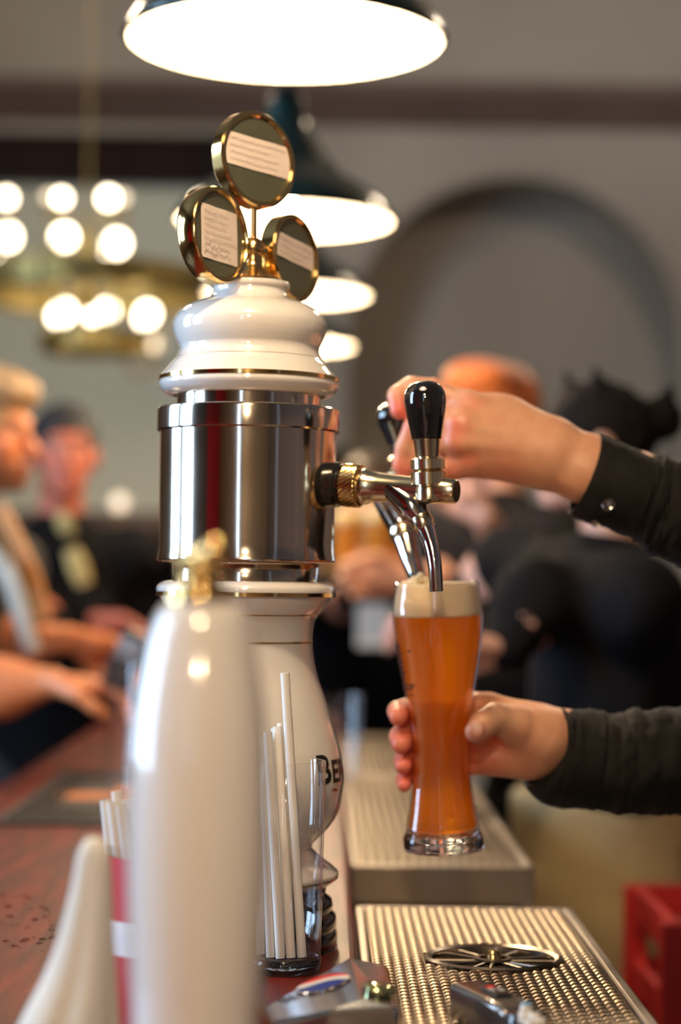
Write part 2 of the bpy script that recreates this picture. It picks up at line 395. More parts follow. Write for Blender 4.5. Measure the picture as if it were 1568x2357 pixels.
# ================================================================== pendant lamps
m_enamel = mat('green_enamel', (.004, .03, .027), .22, **{'Coat Weight': .6})
m_white = mat('white_enamel', (.9, .87, .80), .45)
m_bulb = emit('lamp_bulb', (1, .86, .62), 30)
m_black = mat('black_plastic', (.008, .008, .009), .3)
m_rod = mat('rod_steel', (.25, .22, .2), .4, 1)
LD = [(657, 97, 2.5, 'front dark green enamel pendant lamp, largest, cut by the top edge'),
      (656, 510, 3.67, 'dark green enamel pendant lamp glowing behind the three brass medallions'),
      (661, 680, 4.82, 'pendant lamp third along the row, partly behind the right medallion'),
      (661, 797, 5.97, 'smallest and farthest visible pendant lamp beside the white porcelain cap')]
def make_lamp(loc, label):
    t = empty('pendant_lamp', loc, label, 'lamp', 'enamel pendant lamps in a row over the bar')
    x, y, z = loc
    out = spline([(.2, 0), (.203, .006), (.185, .035), (.150, .062), (.115, .082), (.09, .105), (.07, .135), (.052, .16), (.04, .185), (.036, .22)], 5)
    out = [tuple(p) for p in out]; inn = [(r - .003, h - .002) for r, h in out]; inn = [(r, max(h, 0.0005)) for r, h in inn]
    MB().lathe(out, loc, 72).build('shade', m_enamel, t) if False else None
    sh = MB(); n0 = 0
    # outer skin and inner skin are one shade with two enamels
    sh.cur = 0; V = []; nn = 72
    def skin(pr, flip):
        k = len(sh.V); nv = []; nf = []
        for r, h in pr:
            for i in range(nn): a = 2 * math.pi * i / nn; nv.append((x + r * math.cos(a), y + r * math.sin(a), z + h))
        for j in range(len(pr) - 1):
            for i in range(nn):
                f = (j * nn + i, j * nn + (i + 1) % nn, (j + 1) * nn + (i + 1) % nn, (j + 1) * nn + i); nf.append(f[::-1] if flip else f)
        sh.add(nv, nf)
    skin(out, False); sh.cur = 1; skin(inn[:-4], True); sh.cur = 0; skin([(.2, 0), (.1985, -.001), (.197, 0)], True)
    ztop = inn[-5][1]; sh.cur = 1; sh.add([(x + inn[-5][0] * math.cos(2 * math.pi * i / nn), y + inn[-5][0] * math.sin(2 * math.pi * i / nn), z + ztop) for i in range(nn)], [tuple(range(nn))])
    sh.build('lamp_shade', [m_enamel, m_white], t, sharp=60)
    MB().lathe([(.037, .215), (.03, .235), (.012, .25), (.012, .262), (.006, .27)], loc, 32).build('lamp_cap', m_black, t)
    MB().tube([(x, y, z + .26), (x, y, ZC)], .005, 10).build('cord', m_rod, t)
    MB().lathe([(.0, -.005), (.014, -.002), (.026, .012), (.03, .03), (.026, .05), (.016, .07), (.014, .095)], (x, y, z + .03), 32).build('bulb', m_bulb, t)
    return t
def lamp_light(loc, p):
    l = bpy.data.lights.new('lamp_glow', 'POINT'); l.energy = p; l.color = (1, .74, .46); l.shadow_soft_size = .03
    o = bpy.data.objects.new('lamp_glow', l); C.objects.link(o); o.location = (loc[0], loc[1], loc[2] + .022); return o
lamps = []
for px, py, d, lab in LD: lamps.append((P(px, py, d), lab))
for yy, lab in ((1.33, 'unseen pendant lamp added for light over the near end of the bar'), (.17, 'unseen pendant lamp added for light nearly above the viewer'), (-1.0, 'unseen pendant lamp added for light behind the viewer')):  # row continued out of view, these lamps added to light the foreground
    lamps.append((Vector((-.06, yy, 2.11)), lab))
L0 = None; LAMPW = 26
for loc, lab in lamps:
    if L0 is None: L0 = make_lamp(loc, lab)
    else: c = copy_tree(L0); c.location = loc; c['label'] = lab
    lamp_light(loc, LAMPW if loc.y > 2 else (18 if loc.y > 1 else 36))

# ================================================================== chandelier
m_brass = mat('brass', (.72, .50, .22), .22, 1)
m_oldbrass = mat('aged_brass', (.42, .32, .12), .5, 1)
m_globe = emit('globe_glass', (1, .84, .60), 11)
m_globe_dim = emit('globe_glass_dim', (1, .82, .58), 2.2)
cc = P(200, 660, 6.0)
ch = empty('chandelier', cc, 'large two-tier brass chandelier with glowing globes at the left', 'chandelier')
def ring(c, r, h, name):
    mb = MB(); mb.lathe([(r, -h / 2), (r + .012, -h / 2 + .008), (r + .012, h / 2 - .008), (r, h / 2), (r - .01, h / 2 - .006), (r - .01, -h / 2 + .006)], c, 72, closed=True)
    for i in range(24):
        a = 2 * math.pi * i / 24; mb.box(c + Vector((math.cos(a) * (r + .014), math.sin(a) * (r + .014), 0)), (.035, .02, h * .8), Matrix.Rotation(a, 3, 'Z'))
    return mb.build(name, m_oldbrass, ch)
c1 = P(200, 660, 6.0); c2 = P(215, 790, 6.0)
ring(c1, .36, .085, 'upper_ring'); ring(c2, .13, .07, 'lower_ring')
MB().lathe([(.0, -.08), (.02, -.07), (.035, -.03), (.02, .0), (.014, .06), (.03, .12), (.014, .18), (.004, .22), (.003, .5), (.003, .62), (.003, ZC - c1.z - .03), (.05, ZC - c1.z - .02), (.05, ZC - c1.z)], c1, 24).build('stem', m_oldbrass, ch)
GL = [(15, 456, 5.8, .030, 0), (112, 452, 6.3, .02, 1), (142, 456, 5.8, .028, 0), (250, 456, 5.8, .034, 0), (283, 455, 6.2, .022, 1), (16, 545, 5.9, .045, 0), (6, 600, 6.1, .038, 0),
      (148, 545, 5.8, .042, 0), (268, 560, 5.8, .044, 0), (256, 596, 6.1, .040, 0), (148, 717, 5.7, .038, 0), (136, 728, 6.2, .038, 0), (247, 714, 5.7, .034, 0), (212, 728, 6.2, .025, 0),
      (340, 722, 5.7, .038, 0), (334, 733, 6.2, .036, 0), (360, 795, 6.3, .028, 1)]
for px, py, d, r, dim in GL:
    g = P(px, py, d); up = g.z > c1.z + .05; tgt = c1 if py < 760 else c2
    a = math.atan2(g.y - tgt.y, g.x - tgt.x); rr = .36 if tgt is c1 else .13; root = tgt + Vector((math.cos(a) * rr, math.sin(a) * rr, 0))
    low = g - Vector((0, 0, r + .03)); mid = Vector(((root.x + low.x) / 2, (root.y + low.y) / 2, min(root.z, low.z) - .05))
    pts = [tuple(root), tuple(mid), tuple(low), tuple(g - Vector((0, 0, r)))]
    ar = MB().tube([tuple(p) for p in spline(pts, 5)], .006, 8).build('arm', m_oldbrass, ch)
    MB().lathe([(.006, -.03), (.022, -.01), (.024, 0)], g - Vector((0, 0, r)), 16).build('globe_cup', m_oldbrass, ar)
    MB().ball(g, r * .74, 24).build('globe', m_globe_dim if dim else m_globe, ar)
# two round pendants added above the picture to brighten the far wall
for gx_, gy_, gz_, pw__, lab in ((-1.5, 5.2, 3.55, 300, 'unseen round pendant added to brighten the left part of the room'), (1.5, 5.4, 3.55, 270, 'unseen round pendant added to brighten the arched niche side')):
    t = empty('fill_pendant', (gx_, gy_, gz_), lab, 'lamp'); MB().ball((gx_, gy_, gz_), .12, 24).build('globe', emit('fill_globe', (1, .86, .66), 6), t)
    MB().tube([(gx_, gy_, gz_ + .11), (gx_, gy_, ZC)], .01, 10).build('stem', m_oldbrass, t)
    l = bpy.data.lights.new('fill_glow', 'POINT'); l.energy = pw__; l.color = (1, .80, .58); l.shadow_soft_size = .13
    lo_ = bpy.data.objects.new('fill_glow', l); C.objects.link(lo_); lo_.location = (gx_, gy_, gz_ - .001)
# unseen red curtain and warm post, added as streaks mirrored in the chrome drum
mb = MB(); pts = []
m_curt = mat('streak_curtain', (.75, .008, .015), .8)
V = []; F = []
for i in range(61): yy = -2.95 + 2.1 * i / 60; xx = X0 + .12 + .035 * math.sin(i * .9); V += [(xx, yy, .3), (xx, yy, 3.4), (xx + .012, yy, .3), (xx + .012, yy, 3.4)]
for i in range(60): a = i * 4; F += [(a, a + 4, a + 5, a + 1), (a + 2, a + 3, a + 7, a + 6), (a + 1, a + 5, a + 7, a + 3), (a, a + 2, a + 6, a + 4)]
tag(MB().add(V, F).build('curtain', m_curt, None), 'unseen red curtain added for a red streak in the chrome drum', 'curtain')
struct('trim_5', MB().b2((-.42, Y0, 0), (.02, Y0 + .12, ZC)), mat('streak_post', (.50, .27, .08), .5), smooth=False)  # unseen ochre post added for a gold streak in the drum
# small sconce lamp on the wainscot ledge
s = P(275, 1157, 7.6)
t = empty('table_lamp', s - Vector((0, 0, .14)), 'small round glowing lamp on the ledge of the far wall', 'lamp')
MB().ball(s, .030, 20).build('globe', emit('warm_globe', (1, .8, .6), 1.6), t)
MB().lathe([(.05, -.14), (.05, -.13), (.01, -.12), (.008, -.04), (.018, -.03)], s, 20).build('lamp_base', m_oldbrass, t)
tb = P(275, 1157, 7.6); zt = tb.z - .14
o = MB().b2((tb.x - .5, 7.35, zt - .04), (tb.x + .4, 7.85, zt)).b2((tb.x - .48, 7.38, 0), (tb.x - .42, 7.82, zt - .04)).b2((tb.x + .32, 7.38, 0), (tb.x + .38, 7.82, zt - .04)).b2((tb.x - .45, 7.4, .3), (tb.x + .35, 7.8, .34)).build('side_cabinet', m_dark, None, smooth=False)
tag(o, 'dark wooden sideboard against the far wall under the sage panel', 'sideboard')

# ================================================================== the bar
BZ = 1.11; TZ = 1.105
m_wood = mat('bar_wood', (.13, .012, .006), .34, col2=(.045, .006, .004), scale=7, stretch=(9, .8, 3), rnoise=.48, **{'IOR': 1.32})
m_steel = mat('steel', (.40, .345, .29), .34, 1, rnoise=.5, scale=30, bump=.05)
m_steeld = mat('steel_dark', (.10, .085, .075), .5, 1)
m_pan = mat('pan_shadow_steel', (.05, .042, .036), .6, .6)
t = empty('bar_counter', (-.24, 2.6, 0), 'long dark red wooden bar counter running away from the viewer', 'bar counter')
bevel(MB().b2((-.50, .15, BZ - .045), (.033, 5.0, BZ)).build('worktop', m_wood, t, smooth=False), .008, 3)
mb = MB().b2((-.46, .2, 0), (.02, 4.96, BZ - .045))
for i in range(9): mb.b2((-.475, .3 + i * .52, .15), (-.46, .72 + i * .52, .95))
mb.build('front_panel', m_dark, t, smooth=False)
MB().tube([(-.56, .2, .2), (-.56, 4.9, .2)], .022, 12).build('foot_rail', m_brass, t)
t = empty('under_counter', (.15, 2.6, 0), 'stainless steel service counter under the drip trays', 'counter')
MB().b2((.036, .2, .97), (.275, 4.3, 1.01)).build('worktop', m_steel, t, smooth=False)
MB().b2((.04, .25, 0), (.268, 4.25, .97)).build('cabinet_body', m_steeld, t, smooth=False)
# ================================================================== drip trays
def rayz(px, py, z):
    r_ = P(px, py, 1) - CAM; return CAM + r_ * ((z - CAM.z) / r_.z)
m_grate = mat('grate_steel', (.42, .33, .23), .32, 1, rnoise=.5, scale=40)
def tray_body(t, x0, x1, y0, y1, z, hgt, m=None):
    m = m or m_steel; mb = MB(); r = .006
    for a, b in (((x0, y0), (x0 + .009, y1)), ((x1 - .011, y0), (x1, y1)), ((x0, y1 - .011), (x1, y1)), ((x0, y0), (x1, y0 + .011))): mb.b2((a[0], a[1], z - hgt), (b[0], b[1], z))
    o = mb.build('rim', m, t, smooth=False); bevel(o, .003, 3)
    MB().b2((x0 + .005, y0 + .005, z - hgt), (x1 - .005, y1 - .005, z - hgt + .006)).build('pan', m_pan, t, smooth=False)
# near tray: pressed grating with slots between raised bars, star drain
t = empty('drip_tray', (.135, 1.6, 1.01), 'near stainless drip tray with slotted grating and a round star drain', 'drip tray', None)
x0, x1, y0, y1 = .0345, .253, 1.22, 2.026
tray_body(t, x0, x1, y0, y1, TZ, .095)
dr = rayz(1135, 2206, TZ)
mb = MB(); nb = 22; xa, xb = x0 + .011, x1 - .013; step = (xb - xa) / nb
def inside(x, y, m=.0): return ((x - dr.x) ** 2 + (y - dr.y) ** 2) ** .5 < .0575 + m
ny = int((y1 - y0 - .022) / .0042)
for i in range(nb + 1):
    x = xa + i * step; V = []; F = []; wv = .0009
    ys = [y0 + .011 + j * .0042 for j in range(ny + 1)]; k = 0; prev = False
    for j, y in enumerate(ys):
        if inside(x, y): prev = False; continue
        hz = TZ - .0018 + .0008 * math.sin(j * math.pi / 1.0)
        n = len(V); ww = wv * (1 + .35 * (j % 2)); V += [(x - ww, y, hz - .004), (x - ww * .6, y, hz), (x + ww * .6, y, hz), (x + ww, y, hz - .004)]
        if prev:
            for q_ in range(3): F.append((n - 4 + q_, n + q_, n + q_ + 1, n - 4 + q_ + 1)[::-1])
        prev = True
    mb.add(V, F)
for i in range(nb):
    xc = xa + (i + .5) * step
    for j in range(int((y1 - y0) / .0125)):
        y = y0 + .014 + j * .0125 + (.0062 if i % 2 else 0)
        if y > y1 - .013 or inside(xc, y, .003): continue
        h = step / 2; V = []; z = TZ + .0002; w = .0024
        for q_, (dx, dz) in enumerate(((-h, -.0012), (-h * .5, .0002), (h * .5, .0002), (h, -.0012))): V += [(xc + dx, y - w, z + dz - .0007), (xc + dx, y + w, z + dz)]
        mb.add(V, [(0, 2, 3, 1), (2, 4, 5, 3), (4, 6, 7, 5)])
mb.build('grating', m_grate, t, sharp=50)
m_drain = mat('drain_steel', (.32, .27, .22), .3, 1)
mb = MB(); mb.lathe([(.0585, -.004), (.0595, .001), (.057, .0028), (.0535, .001), (.053, -.004)], dr, 72, closed=True)
for i in range(6):
    a = math.pi * 2 * i / 6 + .2; u = Vector((math.cos(a), math.sin(a), 0)); v = Vector((-u.y, u.x, 0))
    for s in (-1, 1): mb.tube([dr + u * .014 + v * .003 * s - Vector((0, 0, .002)), dr + u * .052 + v * .010 * s - Vector((0, 0, .002))], .0016, 8)
mb.lathe([(.012, -.004), (.016, -.001), (.016, .001), (.012, .001)], dr, 32, closed=True)
o = mb.build('drain', m_drain, t)
MB().lathe([(.0, .0075), (.004, .007), (.0068, .004), (.0075, 0), (.008, -.003)], dr, 24).build('drain_knob', m_brass, o)
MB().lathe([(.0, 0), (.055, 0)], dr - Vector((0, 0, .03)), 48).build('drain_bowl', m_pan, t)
# ribbed trays further along
def rib_tray(y0, y1, label, zt=TZ):
    t = empty('drip_tray', (.14, (y0 + y1) / 2, 1.01), label, 'drip tray'); x0, x1 = .034, .246
    tray_body(t, x0, x1, y0, y1, zt, .045)
    mb = MB(); n = 15; s = (x1 - x0 - .026) / n
    for i in range(n + 1): xx = x0 + .013 + i * s; mb.add([(xx - .0030, y0 + .01, zt - .006), (xx - .0022, y0 + .01, zt - .001), (xx + .0022, y0 + .01, zt - .001), (xx + .0030, y0 + .01, zt - .006), (xx - .0030, y1 - .01, zt - .006), (xx - .0022, y1 - .01, zt - .001), (xx + .0022, y1 - .01, zt - .001), (xx + .0030, y1 - .01, zt - .006)], [(0, 4, 5, 1)[::-1], (1, 5, 6, 2)[::-1], (2, 6, 7, 3)[::-1], (0, 1, 2, 3), (4, 7, 6, 5)])
    mb.build('ribbed_plate', m_grate, t, sharp=40)
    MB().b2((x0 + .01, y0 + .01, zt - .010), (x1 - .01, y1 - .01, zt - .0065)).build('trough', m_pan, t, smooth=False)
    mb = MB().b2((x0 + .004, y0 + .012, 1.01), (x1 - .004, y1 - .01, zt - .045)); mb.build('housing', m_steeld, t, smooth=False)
    mb = MB().b2((x0 + .10, y0 + .0105, 1.042), (x0 + .15, y0 + .014, 1.047)); mb.build('slot', m_black, t, smooth=False)
    mb = MB().b2((x1 - .014, y0 - .004, zt - .045), (x1 - .002, y0, zt - .012)).b2((x1 - .014, y0 - .006, zt - .05), (x1 - .002, y0, zt - .045)); mb.build('bracket', m_steel, t, smooth=False)
rib_tray(2.318, 3.38, 'ribbed stainless drip tray behind the beer glass, second from the viewer')
rib_tray(3.42, 4.25, 'farthest ribbed stainless drip tray, blurred beyond the beer glass')

# ================================================================== porcelain beer tower
m_porc = mat('porcelain', (.80, .755, .71), .10, **{'Coat Weight': 1.0, 'Coat Roughness': .04, 'IOR': 1.52})
m_chrome = mat('chrome', (.64, .555, .46), .085, 1, rnoise=.15, scale=25)
m_gold = mat('gold_trim', (.75, .50, .20), .12, 1)
m_blackbase = mat('black_base', (.012, .011, .011), .15, **{'Coat Weight': .5})
TD = 1.77; S = FPX / TD; AXP = P(567, 1340, TD); AX_, AY_ = AXP.x, AXP.y
ax_top = P(582, 520, TD)
def tz(py): return P(575, py, TD).z
def pr(lst, sp=0, n=6):
    q_ = [(r / S, tz(y) - BZ) for y, r in lst]
    return [tuple(p) for p in spline(q_, n)] if sp else q_
TC = Vector((AX_, AY_, BZ))
tw = empty('beer_tower', TC, 'tall white porcelain beer tower with wide chrome drum and two taps', 'beer tower')
def lt(name, prof, m, parent=tw, n=128, sharp=30): return MB().lathe(prof[::-1], TC, n).build(name, m, parent, sharp=sharp)
zb = 2199
black = [(2190, 0), (2190, 218), (2178, 221), (2168, 216), (2160, 219), (2140, 221), (2128, 214), (2118, 218), (2098, 216), (2088, 205), (2078, 209), (2062, 206), (2050, 190), (2040, 193), (2030, 188), (2022, 186)]
black = [((r / S), max(tz(y) - BZ, 0)) for y, r in black]; k0 = black[0][1]; black = [(r, h - k0 * (1 - i / len(black))) for i, (r, h) in enumerate(black)]
MB().lathe(black, TC, 128).build('plinth', m_blackbase, tw, sharp=50)
vase = pr([(2034, 185), (2026, 204), (2012, 218), (2002, 221), (1994, 214), (1982, 200), (1968, 180), (1955, 166), (1946, 160), (1935, 162), (1918, 178), (1895, 200), (1860, 220), (1810, 230), (1770, 230), (1720, 221), (1670, 206), (1610, 186), (1560, 168), (1520, 158), (1480, 153), (1450, 154), (1425, 160), (1400, 180), (1380, 194), (1372, 198)], 1)
MB().lathe(vase, TC, 128).build('vase_body', m_porc, tw, sharp=0)
fl = pr([(1374, 196), (1368, 203), (1360, 206), (1350, 204), (1342, 194), (1338, 180), (1338, 160)], 1)
MB().lathe(fl, TC, 128).build('flange', m_porc, tw, sharp=0)
def band(y0, y1, r, name='gold_band', par=tw, out=1.2):
    pts = [((r - 1) / S, tz(y1) - BZ), ((r + out) / S, tz(y1 - 1) - BZ), ((r + out) / S, tz(y0 + 1) - BZ), ((r - 1) / S, tz(y0) - BZ)]
    return MB().lathe(pts, TC, 128, closed=True).build(name, m_gold, par, sharp=60)
band(1362, 1373, 203, out=2.5); band(1411, 1415, 169); band(1473, 1478, 153.5); band(2008, 2014, 219); 
MB().lathe(pr([(1342, 165), (1338, 170), (1300, 170), (1294, 165)]), TC, 96).build('lower_collar', m_chrome, tw)
drum = pr([(1290, 0), (1290, 196), (1293, 203), (1289, 206.5), (1276, 204), (1255, 202.5), (1000, 203), (992, 203)])
MB().lathe(drum, TC, 160).build('drum', m_chrome, tw, sharp=30)
MB().lathe(pr([(993, 203), (995, 208), (992, 210.5), (949, 211), (944, 210), (941, 207), (941, 0)]), TC, 160).build('drum_lid', m_chrome, tw, sharp=30)
MB().lathe(pr([(942, 166), (938, 166), (912, 166), (906, 160)]), TC, 96).build('upper_collar', m_chrome, tw)
capp = pr([(908, 150), (912, 175), (905, 194), (897, 203), (888, 207.5), (880, 207), (872, 206.5), (864, 202), (850, 190), (838, 181), (828, 172), (818, 166), (808, 162), (798, 162), (788, 167), (775, 173), (758, 177.5), (740, 177), (722, 167), (706, 148), (694, 122), (686, 100), (678, 90), (668, 86), (658, 86)], 1)
cap_o = MB().lathe(capp, TC, 128).build('porcelain_cap', m_porc, tw, sharp=0)
MB().lathe(pr([(661, 84), (659, 92), (654, 94), (649, 92), (646, 84), (643, 60), (641, 30)]), TC, 96).build('cap_plate', m_porc, tw, sharp=50)
band(868, 879, 207, out=1.5); band(825, 827.5, 170.5, out=.7, name='gold_line')
# lettering round the belly
m_ink = mat('black_print', (.01, .014, .012), .3); m_redink = mat('red_print', (.35, .02, .015), .35)
def vr(z):
    for (r1, h1), (r2, h2) in zip(vase, vase[1:]):
        a, b = TC.z + h1, TC.z + h2
        if (a - z) * (b - z) <= 0 and a != b: return r1 + (r2 - r1) * (z - a) / (b - a)
    return vase[0][0]
def wrap(V, F, ang0, z0, name, m, parent, radf, c, lift=.0004, sub=2):
    import bmesh
    bm = bmesh.new(); vs = [bm.verts.new(v) for v in V]
    for f in F:
        try: bm.faces.new([vs[i] for i in f])
        except ValueError: pass
    bmesh.ops.triangulate(bm, faces=bm.faces[:]); 
    for _ in range(sub): bmesh.ops.subdivide_edges(bm, edges=[e for e in bm.edges if e.calc_length() > .0025], cuts=1); bmesh.ops.triangulate(bm, faces=bm.faces[:])
    out = []; r0 = radf(z0)
    for v in bm.verts:
        z = z0 + v.co.y; r = radf(z) + lift; a = ang0 + v.co.x / r0; out.append((c.x + r * math.cos(a), c.y + r * math.sin(a), z))
    bm.verts.index_update(); Fs = [tuple(x.index for x in f.verts) for f in bm.faces]; bm.free()
    return mk(name, out, Fs, m, parent)
V1, F1 = text_mesh('B', .037, off=.03); V2, F2 = text_mesh('ER', .029, off=.03); n = len(V1); wB = max(v.x for v in V1) + .001
V = V1 + [v + Vector((wB, 0, 0)) for v in V2]; F = F1 + [tuple(i + n for i in f) for f in F2]
V = [Vector((v.x, v.y * 0.92, 0)) for v in V]
a0 = -math.acos(min(.999, (728 - 564) / 224)) ; wrap(V, F, a0, tz(1786), 'lettering', m_ink, tw, vr, TC)
V, F = text_mesh('~', .02); wrap(V, F, a0 + .25, tz(1818), 'red_ornament', m_redink, tw, vr, TC)

# taps ------------------------------------------------------------
m_tap = mat('tap_metal', (.78, .66, .45), .13, 1, rnoise=.25, scale=50)
m_tapc = mat('tap_chrome', (.62, .60, .60), .10, 1)
m_handle = mat('tap_handle_black', (.006, .006, .007), .06, **{'Coat Weight': 1})
def make_tap(b, e, hb, ht, sp, black=True):
    """b,e shank start and tip, hb/ht foot and top of the lever, sp centre line of the spout"""
    b = Vector(b); e = Vector(e); u = (e - b).normalized(); L = (e - b).length
    g = empty('tap', b, None, None); g.parent = tw; g.location = b - TC
    return b, e, u, L, g
def tap(b, e, hb, ht, sp, lab):
    b, e, u, L, _g = Vector(b), Vector(e), (Vector(e) - Vector(b)).normalized(), (Vector(e) - Vector(b)).length, None
    up = Vector((0, 0, 1)); up = (up - u * up.dot(u)).normalized(); sd = u.cross(up)
    body = MB()
    def P2(t, h): return b + u * (L * t) + up * h
    prof = [(.0150, .22), (.0158, .24), (.0158, .27), (.0140, .30), (.0128, .38), (.0118, .5), (.0112, .62), (.0118, .72), (.0122, .8), (.0112, .9), (.0104, .985), (.0092, 1.0)]
    body.lathe([(r, t_ * L) for r, t_ in prof], b, 40, axis=u)
    m_ = body.build('tap', m_tap, tw, label=lab, sharp=50)
    MB().lathe([(.0195, -.014), (.0200, -.004), (.0200, L * .03), (.0175, L * .045), (.0185, L * .05), (.0185, L * .075)], b, 40, axis=u).build('black_ring', m_blackbase, m_, sharp=30)
    kn = MB(); n = 168; k = 16; V = []; F = []     # knurled nut: crossed diagonal ridges
    for j in range(k + 1):
        for i in range(n):
            a = 2 * math.pi * i / n; rr = .0182 + (.0009 * math.cos(a * 28 + j * 1.1)) * (1 if 0 < j < k else 0) - (.0015 if j in (0, k) else 0)
            V.append(b + u * (L * (.075 + .145 * j / k)) + (up * math.cos(a) + sd * math.sin(a)) * rr)
    for j in range(k):
        for i in range(n): F.append((j * n + i, j * n + (i + 1) % n, (j + 1) * n + (i + 1) % n, (j + 1) * n + i))
    F.append(tuple(range(n - 1, -1, -1))); F.append(tuple(k * n + i for i in range(n)))
    kn.add(V, F).build('knurled_nut', m_gold, m_, sharp=0)
    # spout
    sp_ = [tuple(x) for x in spline([tuple(Vector(p[0])) + (p[1],) for p in sp], 7)]
    MB().tube([x[:3] for x in sp_], [x[3] for x in sp_], 24).build('spout', m_tapc, m_)
    # ferrule where the thin pipe leaves the body
    fc = Vector(sp[2][0]); fd = (Vector(sp[3][0]) - Vector(sp[1][0])).normalized()
    MB().lathe([(sp[2][1] * 1.02, -.006), (sp[2][1] * 1.12, -.004), (sp[2][1] * 1.12, .004), (sp[2][1] * .98, .007)], fc, 28, axis=fd).build('ferrule', m_tap, m_)
    # lever
    hb = Vector(hb); ht = Vector(ht); a = ht - hb; H = a.length; a.normalize()
    MB().lathe([(.010, -.038), (.0125, -.036), (.0125, -.026), (.0115, -.0245), (.0150, -.023), (.0150, -.013), (.0115, -.0115), (.0150, -.010), (.0150, -.002), (.0115, 0)], hb, 32, axis=a).build('lever_nut', m_tap, m_, sharp=35)
    lv = MB().lathe([(.0098, -.001), (.0102, .001), (.0122, .0205), (.0126, .022)], hb, 36, axis=a).build('lever_ferrule', m_tap, m_)
    hp = spline([(.0128, .0215), (.0138, .030), (.0165, .050), (.0178, .062), (.0180, .070), (.0168, .079), (.0130, .087), (.0070, .0912), (.0, .0922)], 4)
    MB().lathe([(max(r, 0), h * H / .0922) for r, h in hp], hb, 48, axis=a).build('handle', m_handle, m_, sharp=0)
    return m_
# front tap
d0, d1 = 1.752, 1.70
tap(P(772, 1116, 1.745), P(1052, 1131, d1), P(984, 1052, d1 + .008), P(977, 876, d1 + .008),
    [(P(895, 1120, 1.722), .0095), (P(945, 1163, 1.715), .0125), (P(972, 1200, 1.71), .0088), (P(990, 1245, 1.705), .0068), (P(1001, 1300, 1.70), .0060), (P(1005, 1361, 1.70), .0058)],
    'front beer tap with black lever seen upright')
# far tap, being pulled by the hand
tap(P(735, 1113, 1.835), P(965, 1118, 1.93), P(928, 1045, 1.925), P(903, 925, 1.915),
    [(P(865, 1120, 1.895), .0100), (P(905, 1172, 1.90), .0145), (P(930, 1225, 1.895), .0130), (P(945, 1280, 1.88), .0105), (P(957, 1320, 1.865), .0085), (P(962, 1352, 1.852), .0075)],
    'far beer tap with black lever pulled by the hand')

# medallions ------------------------------------------------------------
m_paper = mat('label_paper', (.72, .60, .53), .8, bump=.2, scale=60)
m_pencil = mat('pencil_ink', (.30, .24, .24), .8)
m_mface = mat('medallion_mirror', (.20, .20, .13), .30, .75, rnoise=.5, scale=30)
ball = P(583, 570, TD)
fin = MB().lathe([(.026, .0), (.022, .003), (.010, .010), (.007, .016), (.0075, .022)], Vector((ball.x, ball.y, tz(646))), 32)
fin.ball(ball, .0098, 24); fin.tube([P(580, 640, TD), ball], .0042, 12)
fi = fin.build('medallion_stand', m_brass, tw)
def scribble(c, u, v, w, h, rows, big=0):
    """lines of small handwriting on the paper, u right, v up"""
    mb = MB(); n = u.cross(v)
    for r_ in range(rows):
        y = h * (.5 - (r_ + .5) / rows) * .86; x = -w * .44; ln = w * rng.uniform(.55, .9) if r_ < rows - big else w * .7
        amp = h / rows * (.14 if r_ < rows - big else .3)
        while x < -w * .44 + ln:
            s = rng.uniform(.0010, .0022) * (1.8 if r_ >= rows - big else 1)
            p0 = c + u * x + v * (y + rng.uniform(-amp, amp)) + n * .0003; p1 = c + u * (x + s) + v * (y + rng.uniform(-amp, amp)) + n * .0003
            mb.tube([p0, p1], .00022 if r_ < rows - big else .0003, 4); x += s * 1.25
    return mb
def medallion(c, theta, rad, th, mid, lw, lh, lo, rot, rows, big, lab, lean=0):
    n = Vector((math.sin(theta), -math.cos(theta), lean)).normalized(); u = Vector((math.cos(theta), math.sin(theta), 0)); v = n.cross(u) * -1
    v = u.cross(n) * -1 if u.cross(n).z < 0 else u.cross(n)
    v = -v if v.z < 0 else v
    R_ = rad
    mb = MB().lathe([(R_ * .86, th * .36), (R_ * .90, th * .5), (R_ * .965, th * .5), (R_, th * .38), (R_, -th * .38), (R_ * .965, -th * .5), (R_ * .9, -th * .5), (R_ * .86, -th * .36)], c, 72, axis=n, closed=True)
    o = mb.build('medallion', m_gold, fi, label=lab, sharp=35)
    MB().lathe([(0, th * .30), (R_ * .87, th * .30), (R_ * .87, -th * .3), (0, -th * .3)], c, 64, axis=n).build('medallion_face', m_mface, o, sharp=30)
    cu = u * math.cos(rot) + v * math.sin(rot); cv = v * math.cos(rot) - u * math.sin(rot); pc = c + n * (th * .30 + .0008) + v * lo
    V = []; F = []; nx, nyy = 12, 8
    for j in range(nyy + 1):
        for i in range(nx + 1):
            a, b_ = (i / nx - .5) * lw, (j / nyy - .5) * lh; V.append(pc + cu * a + cv * b_ + n * (.0006 * math.sin(i * .9) * (abs(b_) / lh)))
    for j in range(nyy):
        for i in range(nx): q_ = j * (nx + 1) + i; F.append((q_, q_ + 1, q_ + nx + 2, q_ + nx + 1))
    pl = mk('paper_label', V, F, m_paper, o)
    scribble(pc + n * .0008, cu, cv, lw, lh, rows, big).build('handwriting', m_pencil, o)
    return o
R50 = R(46)
mc = [P(585, 370, TD), P(492, 543, 1.725), P(668, 595, 1.815)]
medallion(mc[0], R(43), .0435, .016, None, .076, .029, .004, R(-3.5), 4, 0, 'top brass medallion with a wide taped paper note', .06)
medallion(mc[1], R(58), .0425, .018, None, .054, .047, .000, R(-2), 7, 2, 'left brass medallion with a tall handwritten note', .06)
medallion(mc[2], R(60), .0400, .016, None, .066, .022, .006, R(-6), 3, 0, 'right brass medallion with a narrow paper strip', .06)
